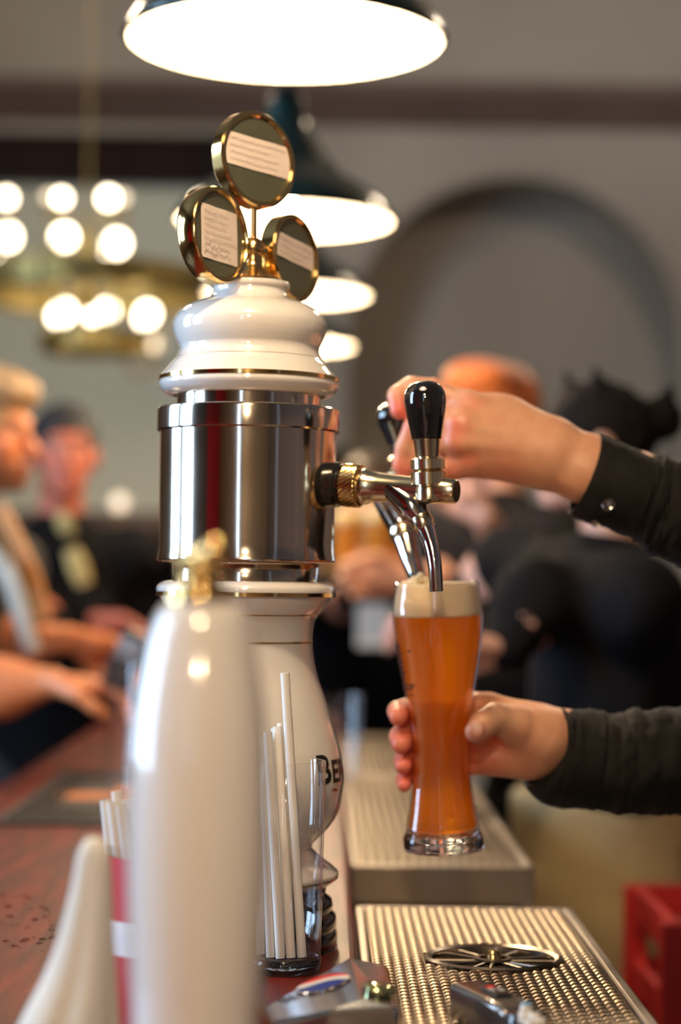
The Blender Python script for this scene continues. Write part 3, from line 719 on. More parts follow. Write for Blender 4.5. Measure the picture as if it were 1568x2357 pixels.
arms = MB(); arms.tube([ball, mc[0] - Vector((0, 0, .0425))], .0034, 12); arms.tube([ball, ball.lerp(mc[1], .36)], .0036, 12); arms.tube([ball, ball.lerp(mc[2], .42)], .0036, 12)
for q_ in (mc[1], mc[2]): arms.ball(ball.lerp(q_, .27), .0055, 16)
arms.build('arm', m_brass, fi)

# ================================================================== beer glass in the hand
GD = 1.835; GS = FPX / GD
gt = P(1006, 1340, GD); gb = P(1021, 1957, GD); gax = (gt - gb); GH = gax.length; gax.normalize()
m_clear = thin_glass('clear_glass'); m_solid = mat('solid_glass', (1, 1, 1), .0, **{'Transmission Weight': 1.0, 'IOR': 1.5})
def gp(y, r): return (r / GS, (1957 - y) / 617 * GH)
def gr(lst, n=6): return [tuple(p) for p in spline([gp(y, r) for y, r in lst], n)]
outer = gr([(1914, 87), (1900, 85.5), (1880, 81), (1850, 76), (1800, 69.5), (1750, 66.5), (1700, 68), (1650, 73), (1600, 80), (1550, 88), (1500, 97), (1450, 103.5), (1420, 105), (1395, 104.5), (1370, 101), (1350, 97), (1341, 95.5)])
bg = empty('beer_glass', gb, 'tall wheat beer glass of amber beer being filled at the tap', 'glass of beer')
lip = [(outer[-1][0], outer[-1][1]), (outer[-1][0] - .0006, outer[-1][1] + .0006), (outer[-1][0] - .0014, outer[-1][1])]
MB().lathe(outer + lip + [(r - .0015, h) for r, h in outer[::-1]], gb, 96, axis=gax).build('glass_wall', m_clear, bg, sharp=0)
base = [tuple(p) for p in spline([gp(1957, 84), gp(1954, 90), gp(1945, 93), gp(1928, 92), gp(1918, 88), gp(1913, 86)], 4)]
MB().lathe([(0, .002), (.02, .0015)] + base + [(gp(1913, 60)[0], gp(1909, 0)[1]), (0, gp(1905, 0)[1])], gb, 64, axis=gax).build('glass_base', m_solid, bg, sharp=50)
def rad_at(h):
    for (r1, h1), (r2, h2) in zip(outer, outer[1:]):
        if (h1 - h) * (h2 - h) <= 0: return r1 + (r2 - r1) * (h - h1) / max(1e-9, h2 - h1)
    return outer[0][0]
hb_, hf, ht_ = gp(1910, 0)[1], gp(1417, 0)[1], gp(1346, 0)[1]
hs = np.linspace(hb_, hf, 50); beerp = [(0, hb_ - .001), (rad_at(hb_) * .75, hb_ - .0005)] + [(rad_at(h) - .0019, h) for h in hs[1:]] + [(0, hf)]
m_beer = mat('wheat_beer', (.92, .34, .012), .12)
nt = m_beer.node_tree; b = nt.nodes['Principled BSDF']; out = nt.nodes['Material Output']
b.inputs['Transmission Weight'].default_value = .72; b.inputs['IOR'].default_value = 1.34; b.inputs['Roughness'].default_value = .35
tr = nt.nodes.new('ShaderNodeBsdfTranslucent'); tr.inputs[0].default_value = (.92, .34, .012, 1); mx = nt.nodes.new('ShaderNodeMixShader'); mx.inputs[0].default_value = .36
nt.links.new(b.outputs[0], mx.inputs[1]); nt.links.new(tr.outputs[0], mx.inputs[2]); nt.links.new(mx.outputs[0], out.inputs[0])
MB().lathe(beerp, gb, 96, axis=gax).build('beer', m_beer, bg, sharp=60)
m_foam = mat('beer_foam', (.95, .74, .50), .8, bump=.5, scale=160, **{'Subsurface Weight': .3, 'Subsurface Scale': .01})
hs = np.linspace(hf + .0002, ht_ - .001, 12); foamp = [(0, hf + .0002)] + [(rad_at(h) - .0018, h) for h in hs] + [(rad_at(ht_) - .004, ht_ + .0012), (rad_at(ht_) * .6, ht_ + .0016), (0, ht_ + .001)]
mb = MB().lathe(foamp, gb, 96, axis=gax)
sp0 = P(962, 1346, 1.835)
for i in range(34):
    a = rng.uniform(0, 6.28); rr = abs(rng.normal(0, .010)); p = gb + gax * (ht_ + .0005) + Vector((math.cos(a) * rr - .0165, math.sin(a) * rr * .8, 0)); mb.ball(p + Vector((0, 0, max(0, .0085 - rr * .55) * rng.uniform(.3, 1))), rng.uniform(.0016, .0035), 10)
mb.build('foam', m_foam, bg, sharp=0)
m_gprint = mat('glass_print', (.03, .008, .005), .4)
def gwrap(s, size, px, py, name='print'):
    V, F = text_mesh(s, size); c = gb; hz = (1957 - py) / 617 * GH; r0 = rad_at(hz) + .0004
    axx = 1012 + (py - 1600) * .024; a0 = -math.acos(max(-.99, min(.99, (px - axx) / (r0 * GS)))); w = max(v.x for v in V); OUT = []
    zx = Vector((1, 0, 0)); zx = (zx - gax * zx.dot(gax)).normalized(); zy = gax.cross(zx)
    for v in V:
        h = hz + v.y; r = rad_at(h) + .0004; a = a0 - (w - v.x) / r; OUT.append(c + gax * h + (zx * math.cos(a) + zy * math.sin(a)) * r)
    return OUT, F
mb = MB()
for s, size, px, py in (('inator', .0125, 953, 1583), ('____', .007, 951, 1592), ('MR', .014, 923, 1500), ('BR', .014, 928, 1522), ('UE', .014, 931, 1543), ('RY', .012, 935, 1560), ('-', .014, 943, 1500)):
    V, F = gwrap(s, size, px, py); mb.add(V, F)
mb.build('print', m_gprint, bg)

# ================================================================== straw glass and straws
m_straw = mat('white_straw', (.82, .77, .70), .45)
gx = P(655, 2240, 1.655); gc = Vector((gx.x, 1.655, BZ)); gh = .172
t = empty('straw_glass', gc, 'clear straight glass full of white straws in front of the porcelain tower', 'glass')
sk = [(.0300, .012), (.0305, .05), (.0315, .11), (.0325, gh), (.0318, gh + .0006), (.0311, gh), (.0300, .11), (.0290, .05), (.0283, .013)]
MB().lathe(sk, gc, 72).build('glass_wall', m_clear, t, sharp=0)
MB().lathe([(.0, .001), (.024, 0), (.0285, .001), (.0302, .005), (.0302, .0115), (.028, .0135), (.012, .012), (0, .0115)], gc, 64).build('glass_base', m_solid, t, sharp=50)
def straw_mesh(L, r=.0038):
    n = 18; return [(r, 0), (r, L), (r - .0005, L), (r - .0005, 0)], n
sl0 = None
def straw(a, b, lab, grp):
    global sl0
    a = Vector(a); b = Vector(b); L = .205
    if sl0 is None:
        pf, n = straw_mesh(L); o = MB().lathe(pf, a, n, closed=True).build('straw', m_straw, None, loc=a); sl0 = o
    else: o = sl0.copy(); C.objects.link(o); o.location = a
    o.rotation_mode = 'QUATERNION'; o.rotation_quaternion = (b - a).to_track_quat('Z', 'Y')
    o.scale = (1, 1, (b - a).length / L)
    tag(o, lab, 'straw', grp)
fz = BZ + .0135
sp_ = [(-.020, .004, -.026, .014, 'straw nearest the left side inside the clear glass'), (-.011, -.012, -.024, .003, 'straw in the clear glass crossing low at the left'), (-.012, .006, -.017, .021, 'straw leaning back left in the clear glass'),
       (-.003, -.016, -.019, -.004, 'slanting straw low in front in the clear glass'), (-.003, -.004, -.012, .012, 'middle straw at the heart of the bundle in the clear glass'), (.0055, -.013, -.010, .004, 'straw in front right of the bundle in the clear glass'),
       (.005, .004, -.006, .018, 'straw behind the bundle in the clear glass'), (.0145, -.009, -.003, -.008, 'tallest straw standing above the clear glass rim'), (.014, .006, .000, .016, 'straw at the right rear of the clear glass')]
for i, (ax, ay, bx, by, lab) in enumerate(sp_):
    top = .245 if i == 7 else .19 + .002 * i
    a = Vector((gc.x + ax, gc.y + ay, fz)); b = Vector((gc.x + bx * .85, gc.y + by * .85, BZ + top)); straw(a, b, lab, 'straws in the clear glass')
# red and white cup of straws
m_red = mat('cup_red', (.55, .012, .02), .35); m_cupw = mat('cup_white', (.82, .76, .74), .4)
cq = P(377, 1940, 1.45); cz = cq.z - BZ; cc_ = Vector((cq.x, cq.y, BZ))
t = empty('straw_cup', cc_, 'red and white striped cup of straws behind the blurred porcelain column', 'cup')
MB().lathe([(.0, .002), (.0345, 0), (.036, .002), (.0385, .045), (.0395, cz * .5 - .012), (.0382, cz * .5 - .012), (.033, .004), (0, .004)], cc_, 64).build('cup_bottom', m_red, t, sharp=50)
MB().lathe([(.0395, cz * .5 - .012), (.0398, cz * .5 + .012), (.0385, cz * .5 + .012), (.0382, cz * .5 - .012)], cc_, 64, closed=True).build('white_band', m_cupw, t, sharp=50)
MB().lathe([(.0398, cz * .5 + .012), (.0405, cz - .008), (.0392, cz - .008), (.0385, cz * .5 + .012)], cc_, 64, closed=True).build('cup_top', m_red, t, sharp=50)
MB().lathe([(.0405, cz - .008), (.0408, cz), (.0396, cz), (.0392, cz - .008)], cc_, 64, closed=True).build('clear_rim', m_clear, t, sharp=50)
for i, (px, py, dx, dy, lab) in enumerate(((242, 1842, .004, .0, 'leftmost straw sticking up from the red cup'), (258, 1848, .006, -.006, 'short straw second from the edge in the red cup'), (268, 1822, .004, .006, 'tallest straw in the red cup'), (276, 1852, .006, -.008, 'short thick looking straw in front in the red cup'),
        (290, 1842, .008, .004, 'straw right of the tallest one in the red cup'), (303, 1858, .008, -.006, 'low straw beside the white column in the red cup'), (312, 1836, .006, .008, 'rear straw in the red cup half hidden by the column'))):
    b = P(px, py, 1.45 + dy); a = Vector((b.x + .014 + dx, b.y * .7 + cc_.y * .3, BZ + .006)); a.x = max(a.x, cc_.x - .026); straw(a, b, lab, 'straws in the red cup')
# ================================================================== near column, out of focus
ND_ = .97; NS = FPX / ND_
nc = P(455, 2000, ND_); nc = Vector((nc.x, nc.y, BZ))
def nz(py): return P(455, py, ND_).z - BZ
nt_ = empty('beer_column', nc, 'slender white porcelain beer column with brass top, out of focus up close', 'beer tower')
prof = [(.042, 0), (.045, .004), (.040, .012), (.030, .02), (.0295, .03)] + [(r / NS, nz(y)) for y, r in ((2357, 146), (2250, 152), (2100, 160), (1950, 164), (1800, 162), (1700, 158), (1600, 147), (1520, 132), (1460, 118), (1420, 104), (1398, 90), (1388, 76))]
MB().lathe([tuple(p) for p in spline(prof, 5)], nc, 96).build('porcelain_body', m_porc, nt_, sharp=0)
o = MB().lathe([tuple(p) for p in spline([(r / NS, nz(y)) for y, r in ((1392, 72), (1385, 76), (1360, 72), (1345, 50), (1330, 46), (1315, 56), (1300, 40), (1285, 18), (1275, 14))], 4)], nc, 48).build('brass_collar', m_gold, nt_, sharp=0)
mb = MB()
for px, py, dd, r in ((495, 1270, .955, 7.0), (432, 1283, .985, 5.5)):
    mb.tube([nc + Vector((0, 0, nz(1278))), P(px, py, dd)], .0035, 12); mb.ball(P(px, py, dd), r / 1000, 20)
mb.build('brass_knobs', m_gold, o)
# bright metal pipe curving out of the column's foot
pp = [(P(562, 2095, 1.10), .0032), (P(552, 2150, 1.10), .0042), (P(553, 2210, 1.10), .0052), (P(566, 2265, 1.12), .0055), (P(588, 2310, 1.15), .0052), (P(612, 2352, 1.18), .0048), (P(632, 2400, 1.2), .0048)]
MB().tube([tuple(x[:3]) for x in spline([tuple(p) + (r,) for p, r in pp], 6)], [x[3] for x in spline([tuple(p) + (r,) for p, r in pp], 6)], 20).build('chrome_pipe', m_chrome, nt_)
# white cloth standing beside it
m_cloth = mat('white_cloth', (.74, .70, .62), .85, bump=.2, scale=80)
dn = 1.16; NP = FPX / dn; V = []; F = []; n = 64
rows = [(1928, 206, 226), (1934, 196, 238), (1948, 186, 246), (1975, 176, 252), (2030, 166, 256), (2100, 150, 258), (2180, 128, 260), (2260, 96, 262), (2357, 48, 264), (2480, 0, 268), (2640, -40, 272)]
rows = [tuple(x) for x in spline(rows, 4)]
for k, (y, l_, r_) in enumerate(rows):
    c = P((l_ + r_) / 2, y, dn); rr = (r_ - l_) / 2 / NP; f = k / len(rows)
    for i in range(n):
        a = 2 * math.pi * i / n; w = 1 + .10 * f * math.sin(a * 5 + .6) + .05 * f * math.sin(a * 9)
        V.append((c.x + rr * w * math.cos(a), c.y + min(rr, .05) * .9 * w * math.sin(a), max(c.z, BZ + .001)))
for j in range(len(rows) - 1):
    for i in range(n): F.append((j * n + i, (j + 1) * n + i, (j + 1) * n + (i + 1) % n, j * n + (i + 1) % n))
F.append(tuple(range(n)))
o = mk('cloth_napkin', V, F, m_cloth, None, loc=(V[0][0], V[0][1], BZ), sharp=0); tag(o, 'blurred white cloth standing in a peak on the bar beside the column', 'cloth')

# ================================================================== chrome soda dispenser head with roundel
def onplane(px, py, p0, n_):
    r_ = (P(px, py, 1) - CAM); t_ = (p0 - CAM).dot(n_) / r_.dot(n_); return CAM + r_ * t_
def fc(px, py, d): return P(px, py, d)
A_, B_, C_, D_, E_, F_, G_ = fc(605, 2319, 1.42), fc(805, 2201, 1.505), fc(897, 2221, 1.49), fc(922, 2320, 1.375), fc(830, 2299, 1.38), fc(753, 2328, 1.35), fc(622, 2354, 1.36)
nrm = (B_ - A_).cross(E_ - A_).normalized()
F_, G_ = onplane(753, 2328, A_, nrm), onplane(622, 2354, A_, nrm)
tops = [A_, B_, C_, D_, E_, F_, G_]; zbt = BZ
H2 = D_.lerp(F_, .5)
bot = [Vector((v.x, v.y, zbt)) for v in (A_, B_, C_, D_, F_, G_)]
V = tops + bot
Fz = [(0, 6, 5, 4, 1), (1, 4, 3, 2), (4, 5, 3), (0, 1, 8, 7), (1, 2, 9, 8), (2, 3, 10, 9), (3, 5, 11, 10), (5, 6, 12, 11), (6, 0, 7, 12), (7, 8, 9, 10, 11, 12)]
sd_ = empty('soda_dispenser', (A_ + D_) / 2 - Vector((0, 0, (A_ + D_).z / 2 - BZ)), 'faceted chrome dispenser block with a red, white and blue roundel on the bar', 'dispenser')
o = mk('housing', V, Fz, mat('polished_steel', (.50, .50, .52), .12, 1, rnoise=.22, scale=20), sd_, smooth=False); bevel(o, .004, 3)
nrm = (B_ - A_).cross(G_ - A_).normalized(); nrm = nrm if nrm.z > 0 else -nrm
ctr = P(745, 2266, 1.38); hit = ctr
def onplane(px, py, p0, n_):
    r_ = (P(px, py, 1) - CAM); t_ = (p0 - CAM).dot(n_) / r_.dot(n_); return CAM + r_ * t_
rc = onplane(745, 2267, A_, nrm); ru = (onplane(797, 2246, A_, nrm) - rc); rvv = (onplane(752, 2286, A_, nrm) - rc); rad_u = .0185
uu = ru.normalized(); vv = nrm.cross(uu); uu_, vv_ = uu, vv
uu, vv = (uu_ * math.cos(.75) - vv_ * math.sin(.75)), (vv_ * math.cos(.75) + uu_ * math.sin(.75))
rr_ = ru.length; rs = rr_ * .78
MB().lathe([(rr_ * 1.05, -.001), (rr_ * 1.05, .0012), (rr_, .0016), (0, .0016)], rc, 64, axis=nrm).build('roundel_rim', m_tapc, sd_, sharp=30)
mb = MB()
def cseg(lo_f, hi_f):
    n = 40; V = []; F = []
    for i in range(n + 1):
        x = -1 + 2 * i / n; e = math.sqrt(max(0, 1 - x * x)); a = max(-e, min(e, lo_f(x))); b_ = max(-e, min(e, hi_f(x)))
        for y in (a, b_): V.append(rc + (uu * x + vv * y) * rr_ * .97 + nrm * (.0019 + .0015 * (1 - min(1, x * x + y * y))))
    for i in range(n): F.append((2 * i, 2 * i + 2, 2 * i + 3, 2 * i + 1))
    return V, F
m_blue = mat('enamel_blue', (.008, .03, .25), .4, IOR=1.25); m_er = mat('enamel_red', (.72, .015, .012), .4, IOR=1.25); m_ew = mat('enamel_white', (.85, .85, .85), .4)
wv = lambda x: .14 * math.sin(x * 2.8)
mb.cur = 0; mb.add(*cseg(lambda x: wv(x) + .24, lambda x: 2)); mb.cur = 1; mb.add(*cseg(lambda x: wv(x) - .24, lambda x: wv(x) + .24)); mb.cur = 2; mb.add(*cseg(lambda x: -2, lambda x: wv(x) - .24))
mb.build('roundel', [m_er, m_ew, m_blue], sd_, sharp=0)
mb = MB()
for r_ in range(4):
    for i in range(3): mb.box(rc - uu_ * (rr_ * 1.75 - i * .0042) - vv_ * (.006 - r_ * .004) + nrm * .0003, (.0026, .0016, .0006))
mb.build('embossed_marks', m_steeld, sd_, smooth=False)
n2 = (C_ - B_).cross(E_ - B_).normalized(); n2 = n2 if n2.z > 0 else -n2
rc2 = onplane(873, 2281, E_, n2); MB().lathe([(.0125, 0), (.0122, .003), (.0105, .0045), (0, .0055)], rc2, 40, axis=n2).build('round_button', mat('amber_lens', (.40, .42, .22), .06, .9), sd_, sharp=40)
# soda gun on the grating
sg = rayz(1120, 2330, TZ)
gun = empty('soda_gun', sg, 'black soda gun with small white buttons lying on the near drip tray', 'soda gun')
m_gun = mat('gun_plastic', (.03, .028, .028), .18, **{'Coat Weight': .5})
a = rayz(1078, 2300, TZ + .016); b_ = rayz(1196, 2362, TZ + .016)
ud = (b_ - a).normalized(); wd = ud.cross(Vector((0, 0, 1))).normalized(); hd = wd.cross(ud); Lg = (b_ - a).length
V = []; F = []; secs = [(0, .0130, .0105), (.03, .0160, .0140), (.5, .0165, .0150), (.95, .0150, .0140), (1.0, .0130, .0110)]
for t_, w_, h_ in secs:
    for i in range(32):
        an = 2 * math.pi * i / 32; cx = math.copysign(abs(math.cos(an)) ** .35, math.cos(an)); sx = math.copysign(abs(math.sin(an)) ** .35, math.sin(an)); V.append(a + ud * (t_ * Lg) + wd * cx * w_ + hd * sx * h_)
for j in range(4):
    for i in range(32): F.append((j * 32 + i, j * 32 + (i + 1) % 32, (j + 1) * 32 + (i + 1) % 32, (j + 1) * 32 + i))
F += [tuple(range(31, -1, -1)), tuple(128 + i for i in range(32))]
mk('gun_body', V, F, mat('gun_steel', (.20, .18, .17), .20, .8), gun, sharp=40)
lab0 = a.lerp(b_, .55) + Vector((0, 0, .0172)); lu = ud.copy(); lu.z = 0; lu.normalize(); lv_ = Vector((0, 0, 1)).cross(lu)
lpl = MB().box(lab0 - Vector((0, 0, .003)), (.030, .013, .005), Matrix((lu, lv_, Vector((0, 0, 1)))).transposed()).build('label_plate', m_black, gun, smooth=False); bevel(lpl, .001, 2)
mb = MB(); mb.lathe([(.0, .0002), (.0035, .0001)], lab0 - lu * .0108, 20); mb.build('red_dot', m_er, lpl)
V, F = text_mesh('cola', .0065); V2, F2 = text_mesh('light', .0055)
mb = MB(); mb.add([lab0 + lu * (v.x - .004) + lv_ * (v.y + .0012) + Vector((0, 0, .0004)) for v in V], F); mb.add([lab0 + lu * (v.x - .004) + lv_ * (v.y - .0048) + Vector((0, 0, .0004)) for v in V2], F2)
mb.build('label_text', m_ew, lpl)
hd0 = b_ + ud * .011; hd0.z = TZ - .009
MB().lathe([(.013, .012), (.016, .016), (.016, .034), (.014, .037), (0, .037)], hd0, 40).build('gun_head', m_gun, gun, sharp=40)
for i, (px, py, bl) in enumerate(((1212, 2318, 1), (1208, 2334, 0), (1231, 2338, 0), (1243, 2350, 0), (1222, 2356, 0))):
    q_ = rayz(px, py, TZ + .033); q_.z = TZ + .027
    o = MB().lathe([(.0042, 0), (.0045, .002), (.0045, .0065), (.004, .0078), (0, .008)], q_, 20).build('button', mat('ivory', (.75, .70, .62), .3), gun, sharp=50)
    if bl: MB().lathe([(.0040, .008), (.0034, .0088), (0, .009)], q_, 20).build('button_cap', mat('cap_blue', (.03, .22, .42), .3), o)
    else: MB().box(q_ + Vector((0, -.0005, .0081)), (.0025, .0012, .0004)).build('button_mark', m_black, o, smooth=False)
MB().tube([tuple(p) for p in spline([tuple(hd0 + Vector((0, 0, .022))), tuple(hd0 + Vector((.01, -.03, .02))), tuple(hd0 + Vector((.012, -.07, .0185))), tuple(hd0 + Vector((-.01, -.11, .0185)))], 8)], .008, 16).build('hose', m_gun, gun)

# ================================================================== mats and wet patches on the bar
m_rubber = mat('rubber', (.012, .011, .011), .55); m_orange = mat('orange_print', (.62, .20, .06), .5)
def bar_mat(x0, x1, y0, y1, lab, logo=True):
    t = empty('bar_mat', ((x0 + x1) / 2, (y0 + y1) / 2, BZ), lab, 'bar mat')
    bevel(MB().b2((x0, y0, BZ + .0005), (x1, y1, BZ + .006)).build('mat_base', m_rubber, t, smooth=False), .003)
    mb = MB(); nx = int((x1 - x0 - .02) / .012); ny_ = int((y1 - y0 - .02) / .012)
    for i in range(nx):
        for j in range(ny_):
            fx, fy = (i + .5) / nx, (j + .5) / ny_
            if .2 < fx < .85 and .22 < fy < .8 and logo: continue
            x, y = x0 + .01 + (i + .5) * .012, y0 + .01 + (j + .5) * .012; mb.lathe([(.0035, 0), (.003, .004), (0, .0045)], (x, y, BZ + .006), 6)
    mb.build('nubs', mat('nub_rubber', (.05, .04, .032), .35), t)
    if logo:
        w, h = x1 - x0, y1 - y0
        mb = MB().lathe([(.045, 0), (.045, .0015), (0, .0015)], (x0 + w * .36, y0 + h * .45, BZ + .006), 40).b2((x0 + w * .55, y0 + h * .3, BZ + .006), (x0 + w * .82, y0 + h * .38, BZ + .0075)).b2((x0 + w * .5, y0 + h * .5, BZ + .006), (x0 + w * .82, y0 + h * .62, BZ + .0075))
        mb.build('printed_logo', m_orange, t, sharp=40)
bar_mat(-.425, -.185, 2.60, 3.28, 'black rubber bar mat with an orange emblem on the left of the bar')
bar_mat(-.36, -.20, 3.75, 4.2, 'second dark bar mat further down the bar', False)
m_water = mat('water', (1, 1, 1), .0, **{'Transmission Weight': 1.0, 'IOR': 1.33})
mb = MB()
for i in range(46):
    px = rng.uniform(0, 125); py = rng.uniform(2060, 2190); r_ = (P(px, py, 1) - CAM); q_ = CAM + r_ * ((BZ - CAM.z) / r_.z); rr = rng.uniform(.001, .0042)
    mb.lathe([(rr, 0), (rr * .8, rr * .28), (rr * .4, rr * .42), (0, rr * .45)], q_, 10)
o = mb.build('water_drops', m_water, None); tag(o, 'spilled drops of water on the dark red bar top', 'water', None, 'stuff')
# things further down the bar ------------------------------------------------
def tumbler(loc, h, r, lab, m=None, fill=None, foam=None, name='drinking_glass', cat='glass', grp=None):
    t = empty(name, loc, lab, cat, grp)
    MB().lathe([(0, 0), (r * .78, 0), (r * .8, .003), (r, h), (r - .0015, h), (r * .8 - .002, .008), (0, .008)], loc, 40).build('glass_wall', m or m_clear, t, sharp=50)
    if fill: MB().lathe([(0, .009), (r * .8 - .003, .009), (r * .96 - .003, h * .8), (0, h * .8)], loc, 40).build('beer', fill, t, sharp=50)
    if foam: MB().lathe([(0, h * .8), (r * .965 - .003, h * .8), (r - .003, h * .97), (r * .6, h * 1.02), (0, h * 1.03)], loc, 40).build('foam', foam, t, sharp=50)
    return t
tumbler(Vector((-.30, 2.98, BZ + .006)), .19, .024, 'tall empty glass on the bar mat below the customers hands')
tumbler(Vector((-.30, 4.35, BZ)), .13, .03, 'clear tumbler at the far end of the bar beside the dark mat')
tumbler(P(790, 1480, 3.3) * 1 - Vector((0, 0, P(790, 1480, 3.3).z - TZ)), .14, .035, 'empty glass standing on the far ribbed tray', name='drinking_glass')
# ================================================================== people
Zv = Vector((0, 0, 1))
m_skin = attr_mat('skin', .42, .12)
m_hair = mat('hair_dark', (.008, .006, .006), .8, IOR=1.2, bump=.6, scale=40, stretch=(1, 1, .2))
SK = (.68, .34, .20); RED = (.72, .13, .09); NAIL = (.78, .50, .42)
# ---- the bartender whose two arms reach in ----
def arr(V): return V
dL = 1.90
def L(px, py, d, r): return (P(px, py, d), r)
def chain(*q): return [cap(a[0], b[0], a[1], b[1]) for a, b in zip(q, q[1:])]
# left hand on the far lever, back of the hand towards the viewer
W0, W1 = L(1352, 1072, 1.885, .0275), L(1270, 1040, 1.885, .0265)
palmL = [cap(P(1460, 1118, 1.885), P(1352, 1082, 1.885), .034, .029), cap(P(1352, 1066, 1.885), P(1265, 1040, 1.885), .0270, .0255), cap(P(1350, 1092, 1.885), P(1268, 1058, 1.885), .0255, .0245),
         cap(P(1265, 1022, 1.885), P(1075, 935, 1.885), .0250, .0155), cap(P(1258, 1035, 1.885), P(1068, 975, 1.872), .0260, .0165), cap(P(1255, 1048, 1.885), P(1062, 1015, 1.870), .0260, .0160), cap(P(1250, 1062, 1.89), P(1072, 1062, 1.88), .0230, .0150),
         ell(P(1175, 1005, 1.89), (.034, .020, .032)), ell(P(1140, 945, 1.90), (.026, .018, .016))]
kn = [ell(P(1086, 932, 1.874), (.012, .0065, .009)), ell(P(1066, 975, 1.862), (.012, .007, .009)), ell(P(1062, 1019, 1.861), (.012, .007, .009)), ell(P(1080, 1064, 1.870), (.011, .0075, .009)),
      cap(P(1250, 1000, 1.864), P(1090, 930, 1.872), .0032, .0026), cap(P(1248, 1020, 1.861), P(1075, 978, 1.858), .0030, .0026), cap(P(1245, 1040, 1.862), P(1070, 1020, 1.857), .0030, .0026), cap(P(1300, 1100, 1.868), P(1420, 1150, 1.868), .006, .008)]
fL = [chain(L(1085, 936, 1.885, .0125), L(1000, 898, 1.893, .0112), L(948, 893, 1.897, .0110), L(917, 912, 1.893, .0104), L(920, 944, 1.889, .0092)),
      chain(L(1068, 975, 1.875, .0125), L(985, 965, 1.880, .0115), L(955, 985, 1.880, .0112), L(935, 1030, 1.884, .0104), L(924, 1068, 1.888, .0090)),
      chain(L(1064, 1018, 1.873, .0120), L(1000, 1020, 1.878, .0112), L(972, 1040, 1.882, .0108), L(948, 1072, 1.888, .0100), L(935, 1098, 1.892, .0088)),
      chain(L(1078, 1066, 1.880, .0120), L(1024, 1084, 1.880, .0110), L(1000, 1092, 1.893, .0100), L(990, 1090, 1.910, .0092), L(985, 1080, 1.922, .0084)),
      chain(L(1215, 975, 1.915, .0150), L(1120, 935, 1.945, .0125), L(1020, 925, 1.955, .0112), L(955, 940, 1.945, .0095))]
V, F = sdf([(.014, palmL), (.006, kn)] + [(.002, f) for f in fL], .0017, kg=.006)
spots = [(P(1082, 926, 1.866), .014, RED, .35), (P(1052, 985, 1.852), .015, RED, .5), (P(1045, 1042, 1.856), .010, (.45, .08, .05), .6), (P(1082, 1055, 1.86), .012, RED, .5), (P(920, 945, 1.885), .018, RED, .9), (P(1040, 1000, 1.86), .02, RED, .25),
         (P(922, 1075, 1.885), .020, RED, .7), (P(938, 1100, 1.89), .016, RED, .7), (P(1040, 1085, 1.87), .02, RED, .45), (P(950, 985, 1.87), .016, RED, .4), (P(1150, 1090, 1.875), .03, RED, .35), (P(1000, 900, 1.88), .018, RED, .25)]
LH = (V, F, paint(V, SK, spots))
# right hand round the glass, palm towards the viewer
def gl(px_off, py, ang, r):
    """point around the glass axis; ang 0 = away from the viewer, 90 = left"""
    h = (1957 - py) / 617 * GH; c = gb + gax * h; rr = rad_at(h) + r + .0006
    return (c + Vector((-math.sin(R(ang)) * rr, math.cos(R(ang)) * rr, 0)), r)
palmR = [cap(P(1420, 1735, 1.87), P(1300, 1710, 1.865), .032, .0275), cap(P(1300, 1693, 1.862), P(1225, 1690, 1.852), .0235, .026), cap(P(1300, 1724, 1.864), P(1225, 1728, 1.855), .024, .0255),
         cap(P(1230, 1675, 1.86), P(1128, 1632, 1.862), .0225, .0150), cap(P(1230, 1695, 1.864), P(1126, 1680, 1.866), .0225, .0150), cap(P(1230, 1720, 1.864), P(1126, 1722, 1.864), .022, .0145), cap(P(1230, 1738, 1.86), P(1128, 1752, 1.858), .0195, .0135),
         ell(P(1170, 1745, 1.848), (.034, .014, .014)), ell(P(1135, 1700, 1.872), (.02, .012, .03)), cap(P(1250, 1700, 1.842), P(1180, 1668, 1.832), .0235, .0185)]
fR = [chain((P(1128, 1628, 1.868), .0130), gl(0, 1622, -62, .0112), gl(0, 1626, -20, .0105), gl(0, 1634, 38, .0100), gl(0, 1640, 74, .0098), gl(0, 1650, 96, .0088)),
      chain((P(1126, 1676, 1.870), .0132), gl(0, 1676, -60, .0122), gl(0, 1684, -15, .0110), gl(0, 1690, 45, .0104), gl(0, 1698, 74, .0104), gl(0, 1714, 97, .0092)),
      chain((P(1126, 1718, 1.868), .0128), gl(0, 1722, -58, .0112), gl(0, 1734, -10, .0104), gl(0, 1746, 48, .0092), gl(0, 1754, 74, .0088), gl(0, 1764, 95, .0078)),
      chain((P(1128, 1748, 1.862), .0118), gl(0, 1762, -58, .0100), gl(0, 1780, -12, .0092), gl(0, 1790, 44, .0082), gl(0, 1797, 72, .0078), gl(0, 1808, 96, .0064))]
thR = chain((P(1185, 1668, 1.828), .0180), (P(1142, 1652, 1.816), .0135), (P(1112, 1668, 1.806), .0125), (P(1096, 1684, 1.800), .0105)) + [ell(P(1098, 1676, 1.7905), (.0066, .0018, .0080))]
V, F = sdf([(.012, palmR)] + [(.0015, f) for f in fR] + [(.003, thR)], .0017, kg=.005)
spots = [(fR[i][-1][2], .020, RED, .8) for i in range(4)] + [(P(1092, 1692, 1.795), .012, (.75, .28, .24), .7), (P(1098, 1674, 1.7885), .0055, (.85, .55, .46), 1), (P(1110, 1730, 1.86), .03, (.55, .10, .07), .7), (P(1150, 1755, 1.85), .035, (.70, .20, .12), .55), (P(1200, 1700, 1.83), .02, RED, .2), (P(1150, 1640, 1.815), .02, (.8, .48, .33), .5)]  # dark red below the thumb paints in the shaded palm hollow
RH = (V, F, paint(V, SK, spots))
